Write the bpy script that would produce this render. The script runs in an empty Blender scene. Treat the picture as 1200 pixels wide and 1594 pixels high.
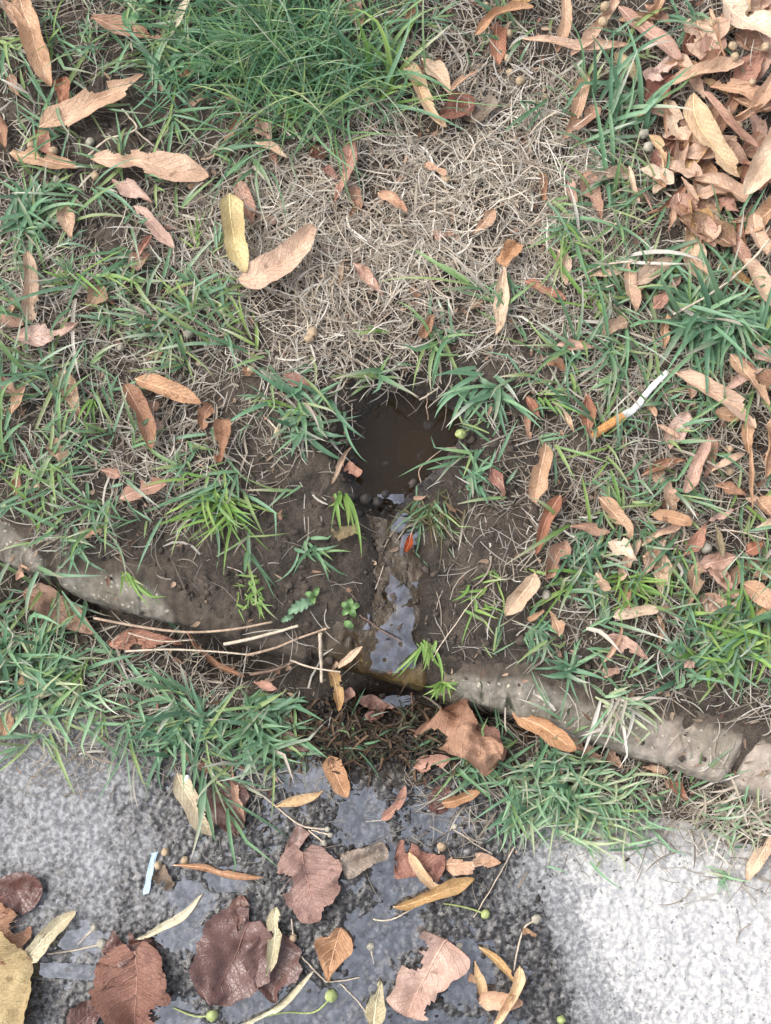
import bpy, math, random
import numpy as np
from mathutils import Matrix, Vector

# ---------------------------------------------------------------- camera, sky, sun, exposure
SC = bpy.context.scene
COL = SC.collection
TILT = math.radians(12.0)
DIST = 0.80
HALF = 0.3125 / 0.80                      # tan of half the vertical field of view
CAMP = np.array([0.0, -DIST * math.sin(TILT), DIST * math.cos(TILT)])
cd = bpy.data.cameras.new('camera'); cam = bpy.data.objects.new('camera', cd); COL.objects.link(cam)
cd.sensor_fit = 'VERTICAL'; cd.angle_y = 2 * math.atan(HALF)
cd.clip_start = 0.01; cd.clip_end = 200.0
cam.location = CAMP; cam.rotation_euler = (TILT, 0, 0)
SC.camera = cam

SUN_EL, SUN_AZ = math.radians(52), math.radians(282)
w = bpy.data.worlds.new('World'); SC.world = w; w.use_nodes = True
wn, wl = w.node_tree.nodes, w.node_tree.links
sky = wn.new('ShaderNodeTexSky'); sky.sky_type = 'NISHITA'; sky.sun_disc = False
sky.sun_elevation = SUN_EL; sky.sun_rotation = SUN_AZ; sky.air_density = 1.0; sky.dust_density = 4.0; sky.ozone_density = 1.0
hs = wn.new('ShaderNodeHueSaturation'); hs.inputs['Saturation'].default_value = 0.42
wl.new(sky.outputs[0], hs.inputs['Color']); wl.new(hs.outputs[0], wn['Background'].inputs[0])
wn['Background'].inputs[1].default_value = 0.15
sd = bpy.data.lights.new('sun', 'SUN'); sun = bpy.data.objects.new('sun', sd); COL.objects.link(sun)
sd.energy = 1.0; sd.angle = math.radians(50); sd.color = (1.0, 0.95, 0.88)
sun.rotation_euler = (math.pi / 2 - SUN_EL, 0, math.pi - SUN_AZ)
SC.view_settings.view_transform = 'Standard'; SC.view_settings.look = 'None'
SC.view_settings.exposure = 1.02; SC.view_settings.gamma = 1.0; SC.view_settings.use_curve_mapping = False
SC.render.engine = 'CYCLES'
try:
    SC.cycles.use_denoising = True; SC.cycles.denoiser = 'OPENIMAGEDENOISE'
except Exception:
    pass
SC.cycles.max_bounces = 6; SC.cycles.transparent_max_bounces = 12

# ---------------------------------------------------------------- measuring helpers
RNG = np.random.default_rng(7)
PXM = 2 * HALF * DIST / 1594.0            # metres per photograph pixel at the aim point
FW = np.array([0, math.sin(TILT), -math.cos(TILT)]); UP = np.array([0, math.cos(TILT), math.sin(TILT)])


def P(u, v, z=0.0):
    """Point at height z that the photograph's pixel (u, v) looks at."""
    u = np.asarray(u, float); v = np.asarray(v, float); z = np.asarray(z, float)
    k = 2 * HALF / 1594.0
    a = (u - 600) * k; b = (797 - v) * k
    dy = b * UP[1] + FW[1]; dz = b * UP[2] + FW[2]
    s = (z - CAMP[2]) / dz
    return a * s, CAMP[1] + dy * s


def U(x, y, z=0.0):
    px, py, pz = x, y - CAMP[1], z - CAMP[2]
    dep = py * FW[1] + pz * FW[2]; up = py * UP[1] + pz * UP[2]
    k = 1594.0 / (2 * HALF)
    return 600 + px / dep * k, 797 - up / dep * k


def _hash(ix, iy, seed):
    h = (ix.astype(np.int64) * 374761393 + iy.astype(np.int64) * 668265263 + seed * 1442695041) & 0xffffffff
    h = ((h ^ (h >> 13)) * 1274126177) & 0xffffffff
    h = (h ^ (h >> 16)) & 0xffffffff
    return h / 4294967295.0


def vnoise(x, y, seed=0):
    x = np.asarray(x, float); y = np.asarray(y, float)
    ix = np.floor(x); iy = np.floor(y); fx = x - ix; fy = y - iy
    fx = fx * fx * (3 - 2 * fx); fy = fy * fy * (3 - 2 * fy)
    a = _hash(ix, iy, seed); b = _hash(ix + 1, iy, seed); c = _hash(ix, iy + 1, seed); d = _hash(ix + 1, iy + 1, seed)
    return (a + (b - a) * fx) * (1 - fy) + (c + (d - c) * fx) * fy


def fbm(x, y, seed=0, octv=4):
    """-1..1"""
    s = 0.0; a = 0.5
    for i in range(octv):
        x, y = x * .8 - y * .6, x * .6 + y * .8
        s = s + a * (vnoise(x, y, seed + i * 17) * 2 - 1); x = x * 2.03 + 5.1; y = y * 2.03 + 1.7; a *= 0.5
    return s


def sstep(a, b, x):
    t = np.clip((x - a) / (b - a), 0, 1)
    return t * t * (3 - 2 * t)


def gridmap(rows):
    g = np.array(rows, float) / 9.0
    def f(u, v):
        cx = np.clip(np.asarray(u) / 100.0 - 0.5, 0, g.shape[1] - 1.001); cy = np.clip(np.asarray(v) / 100.0 - 0.5, 0, g.shape[0] - 1.001)
        i = cx.astype(int); j = cy.astype(int); fx = cx - i; fy = cy - j
        return (g[j, i] * (1 - fx) + g[j, i + 1] * fx) * (1 - fy) + (g[j + 1, i] * (1 - fx) + g[j + 1, i + 1] * fx) * fy
    return f


Z12 = [0] * 12
GREEN = gridmap([
    [4, 5, 6, 5, 4, 4, 4, 2, 2, 3, 1, 0], [4, 3, 4, 4, 3, 3, 1, 0, 1, 3, 0, 0], [3, 1, 2, 1, 1, 0, 0, 0, .5, 3, 0, 0],
    [6, 4, 2, .5, .3, .3, 0, 0, .5, 4, 3, 1], [3, 5, 7, 4, .4, .3, 0, .8, 3, 7, 8, 6], [7, 6, 6, 8, 3, .8, 1.5, 4, 8, 8, 9, 6],
    [7, 6, 2, 4, 6, .5, 0, 3, 8, 7, 7, 3], [6, 5, 2, 4, 2.5, 0, 0, 3, 6, 6, 6, 2], [1.2, 1.2, .5, .5, 0, 0, 0, 1, 3, 5, 3, 2],
    [5, 1, 0, 0, 0, 0, 0, 1, 1, 3, 4, 5], [8, 3, 1, 0, 0, 0, 0, 0, 0, 1, 2, 3], [2, 4, 4, 3, 3, 0, 0, .6, 3, 1, 0, 0],
    [0, 0, 0, 0, 0, 0, 0, 2, 4, 3, 1, 0], [0, 0, 0, 0, 0, 0, 0, 0, 0, 0, 0, 0], Z12, Z12, Z12])
STRAW = gridmap([
    [4, 4, 3, 1, 1, 2, 4, 6, 6, 4, 4, 6], [2, 1, 1, 1, 2, 4, 6, 6, 7, 4, 3, 4], [3, 1, 2, 5, 7, 8, 8, 9, 9, 5, 3, 3],
    [4, 3, 5, 8, 9, 9, 9, 9, 9, 7, 4, 4], [8, 5, 5, 6, 8, 9, 9, 8, 6, 5, 4, 4], [4, 4, 4, 4, 6, 6, 6, 3, 4, 5, 4, 4],
    [3, 4, 5, 4, 3, .5, 0, .5, 4, 5, 5, 5], [3, 4, 5, 3, 1.5, .3, 0, 2, 4, 5, 5, 5], [2, 2, .8, .6, .4, .4, .4, 2, 4, 4, 5, 5],
    [3, 1, 0.3, 0.3, 0.3, .4, 0, 2, 2, 3, 5, 4], [5, 4, 4, 3, 1, 0, 0, .5, .6, 2, 3, 3], [3, 3, 3, 3, 2, .2, .2, 2, 3, 3, 2, 2],
    [0, 0, 0, 1, 1, 1, 2, 3, 3, 3, 6, 6], [0, 0, 0, .4, .4, .4, .4, .4, .3, 0, .6, 2.5], Z12, Z12, Z12])
PWET = gridmap([Z12] * 10 + [[4, 4, 5, 6, 8, 8, 8, 7, 6, 4, 2, 2], [4, 5, 7, 8, 9, 9, 9, 8, 6, 3, 1, 2], [4.6, 4.2, 6, 8, 9, 9, 9, 9, 6, 1, 0, 0],
    [5, 4.6, 6, 8, 9, 9, 9, 8, 3, 0, 0, 0], [6, 6, 6.5, 8, 9, 9, 9, 9, 6, 0, 0, 0], [7, 7, 8, 9, 9, 9, 9, 9, 8.5, 2, 0, 0], [7, 7, 8, 9, 9, 9, 9, 9, 9, 4, 0, 0]])

# ---------------------------------------------------------------- the lie of the land (metres, z up, y away from the viewer)
ZP = -0.040                                # pavement level
KR, KB = 0.034, 0.017                      # the kerb's worn front edge: depth and drop


def poly(pts, z):
    u, v = np.array(pts, float).T
    return P(u, v, z)


_kx, _ky = poly([(-900, 560), (-400, 735), (0, 872), (80, 903), (130, 928), (200, 950), (300, 975), (400, 1003), (490, 1032), (560, 1050), (665, 1078),
                 (800, 1112), (900, 1146), (1000, 1177), (1100, 1205), (1200, 1242), (1600, 1400), (2200, 1640)], -0.03)
_cx, _cy = poly([(-900, 470), (-400, 650), (0, 778), (60, 840), (100, 862), (200, 872), (240, 885), (280, 935), (340, 962), (420, 985), (470, 1000), (500, 968), (560, 962),
                 (600, 975), (640, 1000), (680, 1012), (760, 1030), (830, 1032), (880, 1062), (950, 1082), (1010, 1095), (1060, 1098), (1120, 1112),
                 (1160, 1128), (1200, 1140), (1600, 1300), (2200, 1540)], 0.0)
_ex, _ey = poly([(-900, 900), (-300, 1060), (0, 1085), (150, 1105), (250, 1150), (470, 1155), (600, 1175), (700, 1190), (800, 1225), (1000, 1262), (1100, 1280), (1200, 1320),
                 (1600, 1480), (2200, 1720)], ZP)
yf = lambda x: np.interp(x, _kx, _ky)
yc = lambda x: np.interp(x, _cx, _cy)
ye = lambda x: np.interp(x, _ex, _ey)
PUD = P(628, 688, -0.008)
_chx, _chy = poly([(628, 740), (606, 790), (622, 850), (620, 900), (615, 960), (612, 1010), (600, 1075)], -0.006)
ZW = -0.0075                               # puddle water level


def chan_d(x, y):
    """distance from the trickle below the puddle"""
    return np.abs(x - np.interp(-np.asarray(y), -_chy, _chx))


def pud_r(x, y):
    dx = (x - PUD[0]) / 0.0335; dy = (y - PUD[1]) / 0.036
    dx = dx / (1 - .30 * np.clip(-dy, 0, 1)); dx = dx + .12 * np.clip(-dy, 0, 1)
    a = np.arctan2(dy, dx)
    return np.hypot(dx, dy) / (1 + 0.13 * np.sin(2 * a + 0.6) + 0.03 * np.sin(5 * a) + 0.05 * np.cos(3 * a + 1)) + 0.22 * fbm(x * 50, y * 50, 3, 3)


def kerb_z(d):
    d = np.clip(d, 0, KR)
    return -KB + KB * np.sqrt(np.maximum(1 - (1 - d / KR) ** 2, 0))


def soil(x, y, fine=True):
    d = y - yf(x); c = yc(x) - yf(x)
    bed = 0.004 + 0.006 * fbm(x * 11, y * 11, 1, 2) + 0.010 * sstep(0.1, 0.35, d)
    r = pud_r(x, y)
    bed = bed - 0.013 * (1 - sstep(0.75, 1.5, r)) - 0.022 * (1 - sstep(0.35, 1.02, r))
    near = sstep(PUD[1] - 0.02, PUD[1] - 0.035, y)
    bed = bed - 0.0075 * (1 - sstep(0.003, 0.020, chan_d(x, y))) * near
    lip = kerb_z(d) - 0.0005 + (d - c) * 0.22
    s = np.minimum(bed, np.where(d < c, np.maximum(lip, kerb_z(d) - 0.006), lip + 0.001))
    u, v = U(x, y, ZP)
    deep = 0.028 * np.exp(-(((u - 380) / 80) ** 2 + ((v - 1022) / 32) ** 2)) + 0.024 * np.exp(-(((u - 605) / 75) ** 2 + ((v - 1092) / 24) ** 2)) \
        + 0.018 * np.exp(-(((u - 800) / 130) ** 2 + ((v - 1118 - (u - 800) * .28) / 16) ** 2)) + 0.012 * np.exp(-(((u - 120) / 90) ** 2 + ((v - 950) / 22) ** 2))
    e = y - ye(x)
    gut = ZP + 0.0035 + 0.003 * fbm(x * 25, y * 25, 5, 2) - deep + 0.004 * np.exp(-(((u - 590) / 110) ** 2 + ((v - 1150) / 26) ** 2))
    gut = gut - 0.010 * sstep(0.004, -0.012, e)
    k = sstep(-0.001, 0.005, d)
    z = gut * (1 - k) + s * k
    if fine:
        amp = (1 - 0.75 * (1 - sstep(0.5, 1.0, r)))
        mk = np.exp(-(((u - 590) / 120) ** 2 + ((v - 1140) / 36) ** 2))
        z = z + 0.0020 * fbm(x * 95, y * 95, 35, 3) * (1 - sstep(.008, .02, chan_d(x, y))) * near
        z = z + 0.0045 * mk * fbm(x * 150, y * 150, 33, 4)
        amp = amp * (1 - .7 * sstep(.012, .0, y - yc(x)) * sstep(.0, .006, d))
        z = z + amp * (0.0022 * fbm(x * 130, y * 130, 9, 4) + 0.0020 * np.abs(fbm(x * 210, y * 210, 21, 3)))
    return z


_pools = [(475, 1207, 34, 26), (566, 1272, 34, 46), (625, 1372, 40, 44), (690, 1275, 30, 26), (728, 1515, 36, 46), (470, 1575, 110, 30), (622, 1455, 40, 26),
          (572, 1500, 30, 44), (300, 1400, 30, 28), (345, 1370, 30, 18), (20, 1285, 26, 42), (285, 1455, 40, 30), (130, 1465, 40, 18), (590, 1440, 40, 20), (660, 1610, 120, 26), (275, 1590, 40, 30)]


def pave(x, y, fine=True):
    u, v = U(x, y, ZP)
    z = np.full(np.shape(x), ZP) + 0.0010 * fbm(x * 22, y * 22, 41, 2)
    p = 0.0
    for a, b, ru, rv in _pools:
        p = np.maximum(p, np.exp(-((u - a) / ru) ** 2 - ((v - b) / rv) ** 2))
    z = z - 0.0030 * p
    g = (1 - sstep(6, 13, np.abs(v - 1512 - (u - 100) * 0.05))) * sstep(30, 60, u) * sstep(260, 150, u)
    z = z - 0.006 * g
    if fine:
        f1 = fbm(x * 240, y * 240, 43, 3)
        z = z + 0.0014 * f1 + 0.0007 * fbm(x * 620, y * 620, 47, 2)
    return z


def top(x, y):
    """upper surface without the crumbs: what litter lies on"""
    x = np.asarray(x, float); y = np.asarray(y, float)
    d = y - yf(x)
    z = soil(x, y, False)
    z = np.where(d > 0.0, np.maximum(z, kerb_z(d)), z)
    z = np.where((y < ye(x)), np.maximum(z, pave(x, y, False)), z)
    return z


def G(u, v):
    """where the photograph's pixel meets the land"""
    z = np.zeros(np.shape(u))
    for i in range(7):
        x, y = P(u, v, z)
        z = 0.5 * z + 0.5 * top(x, y) if i < 5 else top(x, y)
    return x, y, z


def wetness(x, y):
    r = pud_r(x, y)
    a = 1 - sstep(0.9, 2.0, r + 0.3 * fbm(x * 60, y * 60, 61, 3))
    b = (1 - sstep(0.010, 0.034, chan_d(x, y) + 0.012 * fbm(x * 70, y * 70, 62, 3))) * sstep(PUD[1] + 0.02, PUD[1] - 0.02, y)
    u, v = U(x, y, ZP)
    c = np.exp(-(((u - 570) / 150) ** 2 + ((v - 1140) / 70) ** 2)) * 1.2
    return np.clip(np.maximum(np.maximum(a, b), c), 0, 1)

# ---------------------------------------------------------------- materials


def lin(rgb, gain=1.0):
    o = []
    for c in rgb:
        c = c / 255.0
        o.append((c / 12.92 if c < 0.04045 else ((c + 0.055) / 1.055) ** 2.4) * gain)
    return o


class NT:
    def __init__(self, name):
        self.m = bpy.data.materials.new(name); self.m.use_nodes = True
        self.t = self.m.node_tree; self.n = self.t.nodes; self.l = self.t.links
        self.b = self.n['Principled BSDF']; self.o = self.n['Material Output']

    def add(self, typ, **kw):
        n = self.n.new('ShaderNode' + typ)
        for k, v in kw.items():
            setattr(n, k, v)
        return n

    def put(self, sock, v):
        if hasattr(v, 'is_output') or isinstance(v, bpy.types.NodeSocket):
            self.l.new(v, sock)
        else:
            if sock.type == 'RGBA' and len(v) == 3:
                v = (*v, 1)
            sock.default_value = v

    def noise(self, scale, detail=4, rough=0.55, vec=None, dist=0.0):
        n = self.add('TexNoise'); n.inputs['Scale'].default_value = scale; n.inputs['Detail'].default_value = detail
        n.inputs['Roughness'].default_value = rough; n.inputs['Distortion'].default_value = dist
        if vec is not None:
            self.l.new(vec, n.inputs['Vector'])
        return n.outputs['Fac']

    def ramp(self, fac, a, b, lo=0.0, hi=1.0):
        n = self.add('MapRange'); n.interpolation_type = 'SMOOTHSTEP'
        self.put(n.inputs['Value'], fac); n.inputs['From Min'].default_value = a; n.inputs['From Max'].default_value = b
        n.inputs['To Min'].default_value = lo; n.inputs['To Max'].default_value = hi
        return n.outputs['Result']

    def mix(self, fac, a, b, mode='MIX'):
        n = self.add('Mix', data_type='RGBA', blend_type=mode)
        self.put(n.inputs['Factor'], fac); self.put(n.inputs['A'], a) if False else None
        self.put(n.inputs[6], a); self.put(n.inputs[7], b)
        return n.outputs[2]

    def math(self, op, a, b=0.0, c=0.0):
        n = self.add('Math', operation=op)
        self.put(n.inputs[0], a); self.put(n.inputs[1], b); self.put(n.inputs[2], c)
        return n.outputs[0]

    def attr(self, name):
        n = self.add('Attribute', attribute_name=name)
        return n

    def bump(self, h, strength, dist):
        n = self.add('Bump'); n.inputs['Strength'].default_value = strength; n.inputs['Distance'].default_value = dist
        self.l.new(h, n.inputs['Height']); self.l.new(n.outputs[0], self.b.inputs['Normal'])

    def pos(self):
        return self.add('NewGeometry').outputs['Position']


def mat_soil():
    t = NT('soil'); p = t.pos()
    a = t.noise(55, 5, .6, p); b = t.noise(420, 4, .6, p); c = t.noise(1500, 2, .5, p)
    col = t.mix(t.ramp(a, .35, .68), lin((68, 60, 52), .66), lin((106, 95, 84), .66))
    col = t.mix(t.ramp(b, .45, .75, 0, .55), col, lin((62, 50, 42), .7))
    col = t.mix(t.ramp(c, .60, .70, 0, .55), col, lin((150, 136, 120), .7))
    col = t.mix(t.ramp(c, .42, .30, 0, .7), col, lin((44, 37, 32), .7))
    wet = t.attr('wet').outputs['Fac']
    col = t.mix(wet, col, t.mix(1.0, col, lin((146, 128, 108)), 'MULTIPLY'))
    t.put(t.b.inputs['Base Color'], col)
    t.put(t.b.inputs['Roughness'], t.ramp(t.math('ADD', wet, t.math('MULTIPLY', t.math('SUBTRACT', a, .5), .5)), .25, .95, .95, .30))
    t.bump(t.math('ADD', t.math('MULTIPLY', b, .7), t.math('MULTIPLY', c, .45)), 1.0, .0026)
    return t.m


def mat_kerb():
    t = NT('kerb_concrete'); p = t.pos()
    big = t.noise(28, 4, .6, p); mid = t.noise(160, 4, .6, p); fine = t.noise(900, 3, .6, p)
    v = t.add('TexVoronoi'); v.inputs['Scale'].default_value = 330
    wn_ = t.add('TexNoise'); wn_.inputs['Scale'].default_value = 400; t.l.new(p, wn_.inputs['Vector'])
    va = t.add('VectorMath', operation='MULTIPLY_ADD'); t.l.new(wn_.outputs['Color'], va.inputs[0]); va.inputs[1].default_value = (.0035, .0035, .0035); t.l.new(p, va.inputs[2]); t.l.new(va.outputs[0], v.inputs['Vector'])
    sep = t.add('SeparateColor'); t.l.new(v.outputs['Color'], sep.inputs[0])
    grain = t.math('MULTIPLY', t.ramp(v.outputs['Distance'], .42, .22), t.ramp(sep.outputs[0], .70, .85))
    col = t.mix(t.ramp(mid, .3, .7), lin((122, 115, 104), .68), lin((170, 163, 150), .68))
    pink = t.attr('clean').outputs['Fac']
    col = t.mix(pink, col, t.mix(t.ramp(mid, .3, .75), lin((176, 160, 146), .72), lin((210, 196, 184), .72)))
    col = t.mix(t.ramp(big, .42, .66, 0, .6), col, lin((112, 108, 88), .66))
    col = t.mix(t.math('MULTIPLY', grain, .8), col, lin((214, 204, 184), .75))
    dirt = t.attr('dirt').outputs['Fac']
    dm = t.ramp(t.math('ADD', dirt, t.math('MULTIPLY', t.math('SUBTRACT', mid, .5), 1.2)), .35, .8)
    col = t.mix(t.math('MULTIPLY', dm, .95), col, t.mix(t.ramp(mid, .3, .7), lin((70, 61, 53), .7), lin((100, 88, 76), .7)))
    wet = t.attr('wet').outputs['Fac']
    col = t.mix(wet, col, t.mix(1.0, col, lin((190, 168, 118)), 'MULTIPLY'))
    dk = t.ramp(fine, .62, .75, 0, .45)
    col = t.mix(dk, col, lin((70, 62, 52), .8))
    t.put(t.b.inputs['Base Color'], col)
    t.put(t.b.inputs['Roughness'], t.ramp(wet, .2, 1, .9, .35))
    t.bump(t.math('ADD', t.math('ADD', t.math('MULTIPLY', mid, .5), t.math('MULTIPLY', fine, .4)), t.math('MULTIPLY', grain, .35)), .8, .0014)
    return t.m


def mat_pave():
    t = NT('pavement_concrete'); p = t.pos()
    mid = t.noise(48, 4, .6, p); sp = t.noise(330, 4, .62, p, .3); fine = t.noise(1100, 3, .6, p)
    light = t.mix(t.ramp(sp, .40, .60), lin((196, 196, 198), .64), lin((231, 229, 224), .64))
    light = t.mix(t.ramp(fine, .58, .72, 0, .4), light, lin((150, 150, 152), .60))
    vo = t.add('TexVoronoi'); vo.inputs['Scale'].default_value = 330
    wv_ = t.add('TexNoise'); wv_.inputs['Scale'].default_value = 520; wv_.inputs['Detail'].default_value = 3; t.l.new(p, wv_.inputs['Vector'])
    vd_ = t.add('VectorMath', operation='MULTIPLY_ADD'); t.l.new(wv_.outputs['Color'], vd_.inputs[0]); vd_.inputs[1].default_value = (.005, .005, .005); t.l.new(p, vd_.inputs[2]); t.l.new(vd_.outputs[0], vo.inputs['Vector'])
    vs_ = t.add('SeparateColor'); t.l.new(vo.outputs['Color'], vs_.inputs[0])
    pit = t.math('MULTIPLY', t.ramp(vo.outputs['Distance'], .40, .18), t.ramp(vs_.outputs[0], .62, .72)); stone = t.math('MULTIPLY', t.ramp(vo.outputs['Distance'], .45, .30), t.ramp(vs_.outputs[1], .66, .76))
    light = t.mix(t.math('MULTIPLY', pit, .42), light, lin((112, 110, 108), .6)); light = t.mix(t.math('MULTIPLY', stone, .5), light, lin((238, 236, 232), .7))
    wet = t.attr('wet').outputs['Fac']
    k = t.math('ADD', wet, t.math('ADD', t.math('MULTIPLY', t.math('SUBTRACT', mid, .5), .75), t.math('MULTIPLY', t.math('SUBTRACT', sp, .5), -.35)))
    damp = t.ramp(k, .05, .40)
    soaked = t.ramp(k, .42, .80)
    col = t.mix(t.math('MULTIPLY', damp, .88), light, t.mix(t.ramp(sp, .42, .62), lin((132, 133, 136), .60), lin((182, 183, 186), .60)))
    col = t.mix(soaked, col, t.mix(t.ramp(sp, .40, .66), lin((46, 44, 43), .60), lin((104, 102, 102), .60)))
    col = t.mix(t.math('MULTIPLY', pit, .45), col, lin((40, 38, 36), .6)); col = t.mix(t.math('MULTIPLY', t.math('MULTIPLY', stone, damp), .35), col, lin((196, 194, 190), .6))
    mud = t.attr('mud').outputs['Fac']
    col = t.mix(t.ramp(t.math('ADD', mud, t.math('MULTIPLY', t.math('SUBTRACT', sp, .5), 1.5)), .4, .9), col, lin((58, 50, 43), .8))
    t.put(t.b.inputs['Base Color'], col)
    t.put(t.b.inputs['Roughness'], t.ramp(soaked, 0, 1, .9, .22))
    t.bump(t.math('ADD', t.math('MULTIPLY', sp, .6), t.math('MULTIPLY', fine, .4)), .6, .0010)
    return t.m


def mat_water(name, tint, body, refl, bodyfac, sheen, rough=.05, low=.15, nscale=150, nr=(.38, .68)):
    t = NT(name); t.n.remove(t.b)
    tr = t.add('BsdfTransparent'); tr.inputs[0].default_value = (*tint, 1)
    di = t.add('BsdfDiffuse'); di.inputs[0].default_value = (*body, 1)
    gl = t.add('BsdfGlossy'); gl.inputs['Roughness'].default_value = rough; gl.inputs[0].default_value = (*sheen, 1)
    m1 = t.add('MixShader'); m1.inputs[0].default_value = bodyfac
    t.l.new(tr.outputs[0], m1.inputs[1]); t.l.new(di.outputs[0], m1.inputs[2])
    fr = t.add('Fresnel'); fr.inputs[0].default_value = 1.33
    wn2 = t.noise(nscale, 3, .55, t.pos())
    m2 = t.add('MixShader'); t.put(m2.inputs[0], t.math('ADD', fr.outputs[0], t.ramp(wn2, nr[0], nr[1], refl * low, refl)))  # noise patches add reflection beyond Fresnel, imitating glints of sky
    t.l.new(m1.outputs[0], m2.inputs[1]); t.l.new(gl.outputs[0], m2.inputs[2])
    n = t.noise(120, 2, .5, t.pos()); b = t.add('Bump'); b.inputs['Strength'].default_value = .10; b.inputs['Distance'].default_value = .002
    t.l.new(n, b.inputs['Height']); t.l.new(b.outputs[0], gl.inputs['Normal'])
    t.l.new(m2.outputs[0], t.o.inputs[0])
    return t.m


def two_sided(t, base, trans, tint=None):
    """adds light passing through a thin leaf"""
    tl = t.add('BsdfTranslucent'); t.put(tl.inputs[0], base)
    m = t.add('MixShader'); m.inputs[0].default_value = trans
    t.l.new(t.b.outputs[0], m.inputs[1]); t.l.new(tl.outputs[0], m.inputs[2]); t.l.new(m.outputs[0], t.o.inputs[0])


def mat_vcol(name, rough, trans, spec=0.4):
    t = NT(name); c = t.attr('col').outputs['Color']
    n = t.noise(500, 2, .5, t.pos())
    c2 = t.mix(1.0, c, t.mix(n, (.72, .72, .72), (1.25, 1.25, 1.25)), 'MULTIPLY')
    t.put(t.b.inputs['Base Color'], c2); t.b.inputs['Roughness'].default_value = rough
    t.b.inputs['Specular IOR Level'].default_value = spec
    two_sided(t, c2, trans)
    return t.m


LEAFC = dict(tan=(210, 173, 142), pale=(224, 194, 162), cream=(216, 206, 172), pink=(204, 166, 146), rust=(180, 130, 106), brown=(178, 138, 112),
             orange=(208, 164, 128), ochre=(212, 176, 128), yellow=(212, 192, 138), darkbrown=(118, 82, 68), wine=(116, 82, 74), grey=(156, 140, 124),
             redbrown=(162, 116, 100), olive=(146, 130, 96), straw=(204, 188, 156), red=(170, 84, 52), greenish=(184, 162, 116), wetbrown=(156, 118, 104),
             muted=(184, 156, 130))
_lm = {}


def mat_leaf(key, wet=0.0):
    k = (key, wet)
    if k in _lm:
        return _lm[k]
    t = NT('leaf_' + key + ('_wet' if wet else ''))
    base = lin(LEAFC[key], 1.0 if not wet else .80)
    oi = t.add('ObjectInfo'); tc = t.add('TexCoord'); uv = t.add('SeparateXYZ'); t.l.new(tc.outputs['UV'], uv.inputs[0])
    pv = t.add('VectorMath', operation='ADD'); t.l.new(t.pos(), pv.inputs[0])
    cv = t.add('CombineXYZ'); t.put(cv.inputs[2], t.math('MULTIPLY', oi.outputs['Random'], 3.0)); t.l.new(cv.outputs[0], pv.inputs[1])
    p = pv.outputs[0]
    a = t.noise(60, 4, .6, p); b = t.noise(420, 4, .65, p); c = t.noise(170, 3, .6, p)
    q0 = t.math('ABSOLUTE', t.math('SUBTRACT', uv.outputs[1], .5))
    dark = [base[0] * .68, base[1] * .60, base[2] * .55]; lite = [min(1, base[0] * 1.22), min(1, base[1] * 1.28), min(1, base[2] * 1.32)]
    col = t.mix(t.ramp(a, .3, .72), dark, lite)
    col = t.mix(.35, col, base)
    d2 = t.noise(22, 3, .6, p); col = t.mix(t.ramp(d2, .52, .76, 0, .4), col, [base[0] * .55, base[1] * .47, base[2] * .42])
    edge = t.math('MULTIPLY', t.ramp(q0, .30, .5), t.ramp(a, .35, .6)); col = t.mix(t.math('MULTIPLY', edge, .35), col, [base[0] * .6, base[1] * .5, base[2] * .44])
    # side veins from the uv: x along the leaf, y across (0.5 = midrib)
    q = t.math('ABSOLUTE', t.math('SUBTRACT', uv.outputs[1], .5))
    ph = t.math('FRACT', t.math('MULTIPLY_ADD', uv.outputs[0], 11.0, t.math('MULTIPLY', q, -5.0)))
    vein = t.ramp(t.math('ABSOLUTE', t.math('SUBTRACT', ph, .5)), .10, .0)
    col = t.mix(t.math('MULTIPLY', vein, .42), col, lite)
    net = t.add('TexVoronoi'); net.feature = 'DISTANCE_TO_EDGE'; net.inputs['Scale'].default_value = 420; t.l.new(p, net.inputs['Vector'])
    nv = t.ramp(net.outputs['Distance'], .10, .0)
    col = t.mix(t.math('MULTIPLY', nv, .22), col, dark)
    col = t.mix(t.ramp(b, .60, .78, 0, .45), col, dark)
    col = t.mix(t.ramp(c, .60, .70, 0, .6), col, [base[0] * .34, base[1] * .27, base[2] * .22])
    hv = t.add('HueSaturation'); t.put(hv.inputs['Value'], t.ramp(oi.outputs['Random'], 0, 1, .84, 1.12)); t.put(hv.inputs['Saturation'], t.ramp(oi.outputs['Random'], 1, 0, .80, 1.05))
    t.l.new(col, hv.inputs['Color']); col = hv.outputs[0]
    t.put(t.b.inputs['Base Color'], col)
    t.b.inputs['Roughness'].default_value = .66 if not wet else .28
    t.b.inputs['Specular IOR Level'].default_value = .3 if not wet else .6
    t.bump(t.math('ADD', t.math('ADD', t.math('MULTIPLY', vein, .6), t.math('MULTIPLY', nv, .3)), t.math('MULTIPLY', b, .8)), .8 if not wet else .5, .0008)
    two_sided(t, col, .18 if not wet else .04)
    _lm[k] = t.m
    return t.m


def mat_plain(name, rgb, rough=.7, gain=.85, var=.35, scale=300):
    t = NT(name); n = t.noise(scale, 4, .6, t.pos()); b = lin(rgb, gain)
    col = t.mix(t.ramp(n, .3, .7), [c * (1 - var) for c in b], [min(1, c * (1 + var * .6)) for c in b])
    t.put(t.b.inputs['Base Color'], col); t.b.inputs['Roughness'].default_value = rough
    t.bump(n, .7, .0010)
    return t.m


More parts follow.
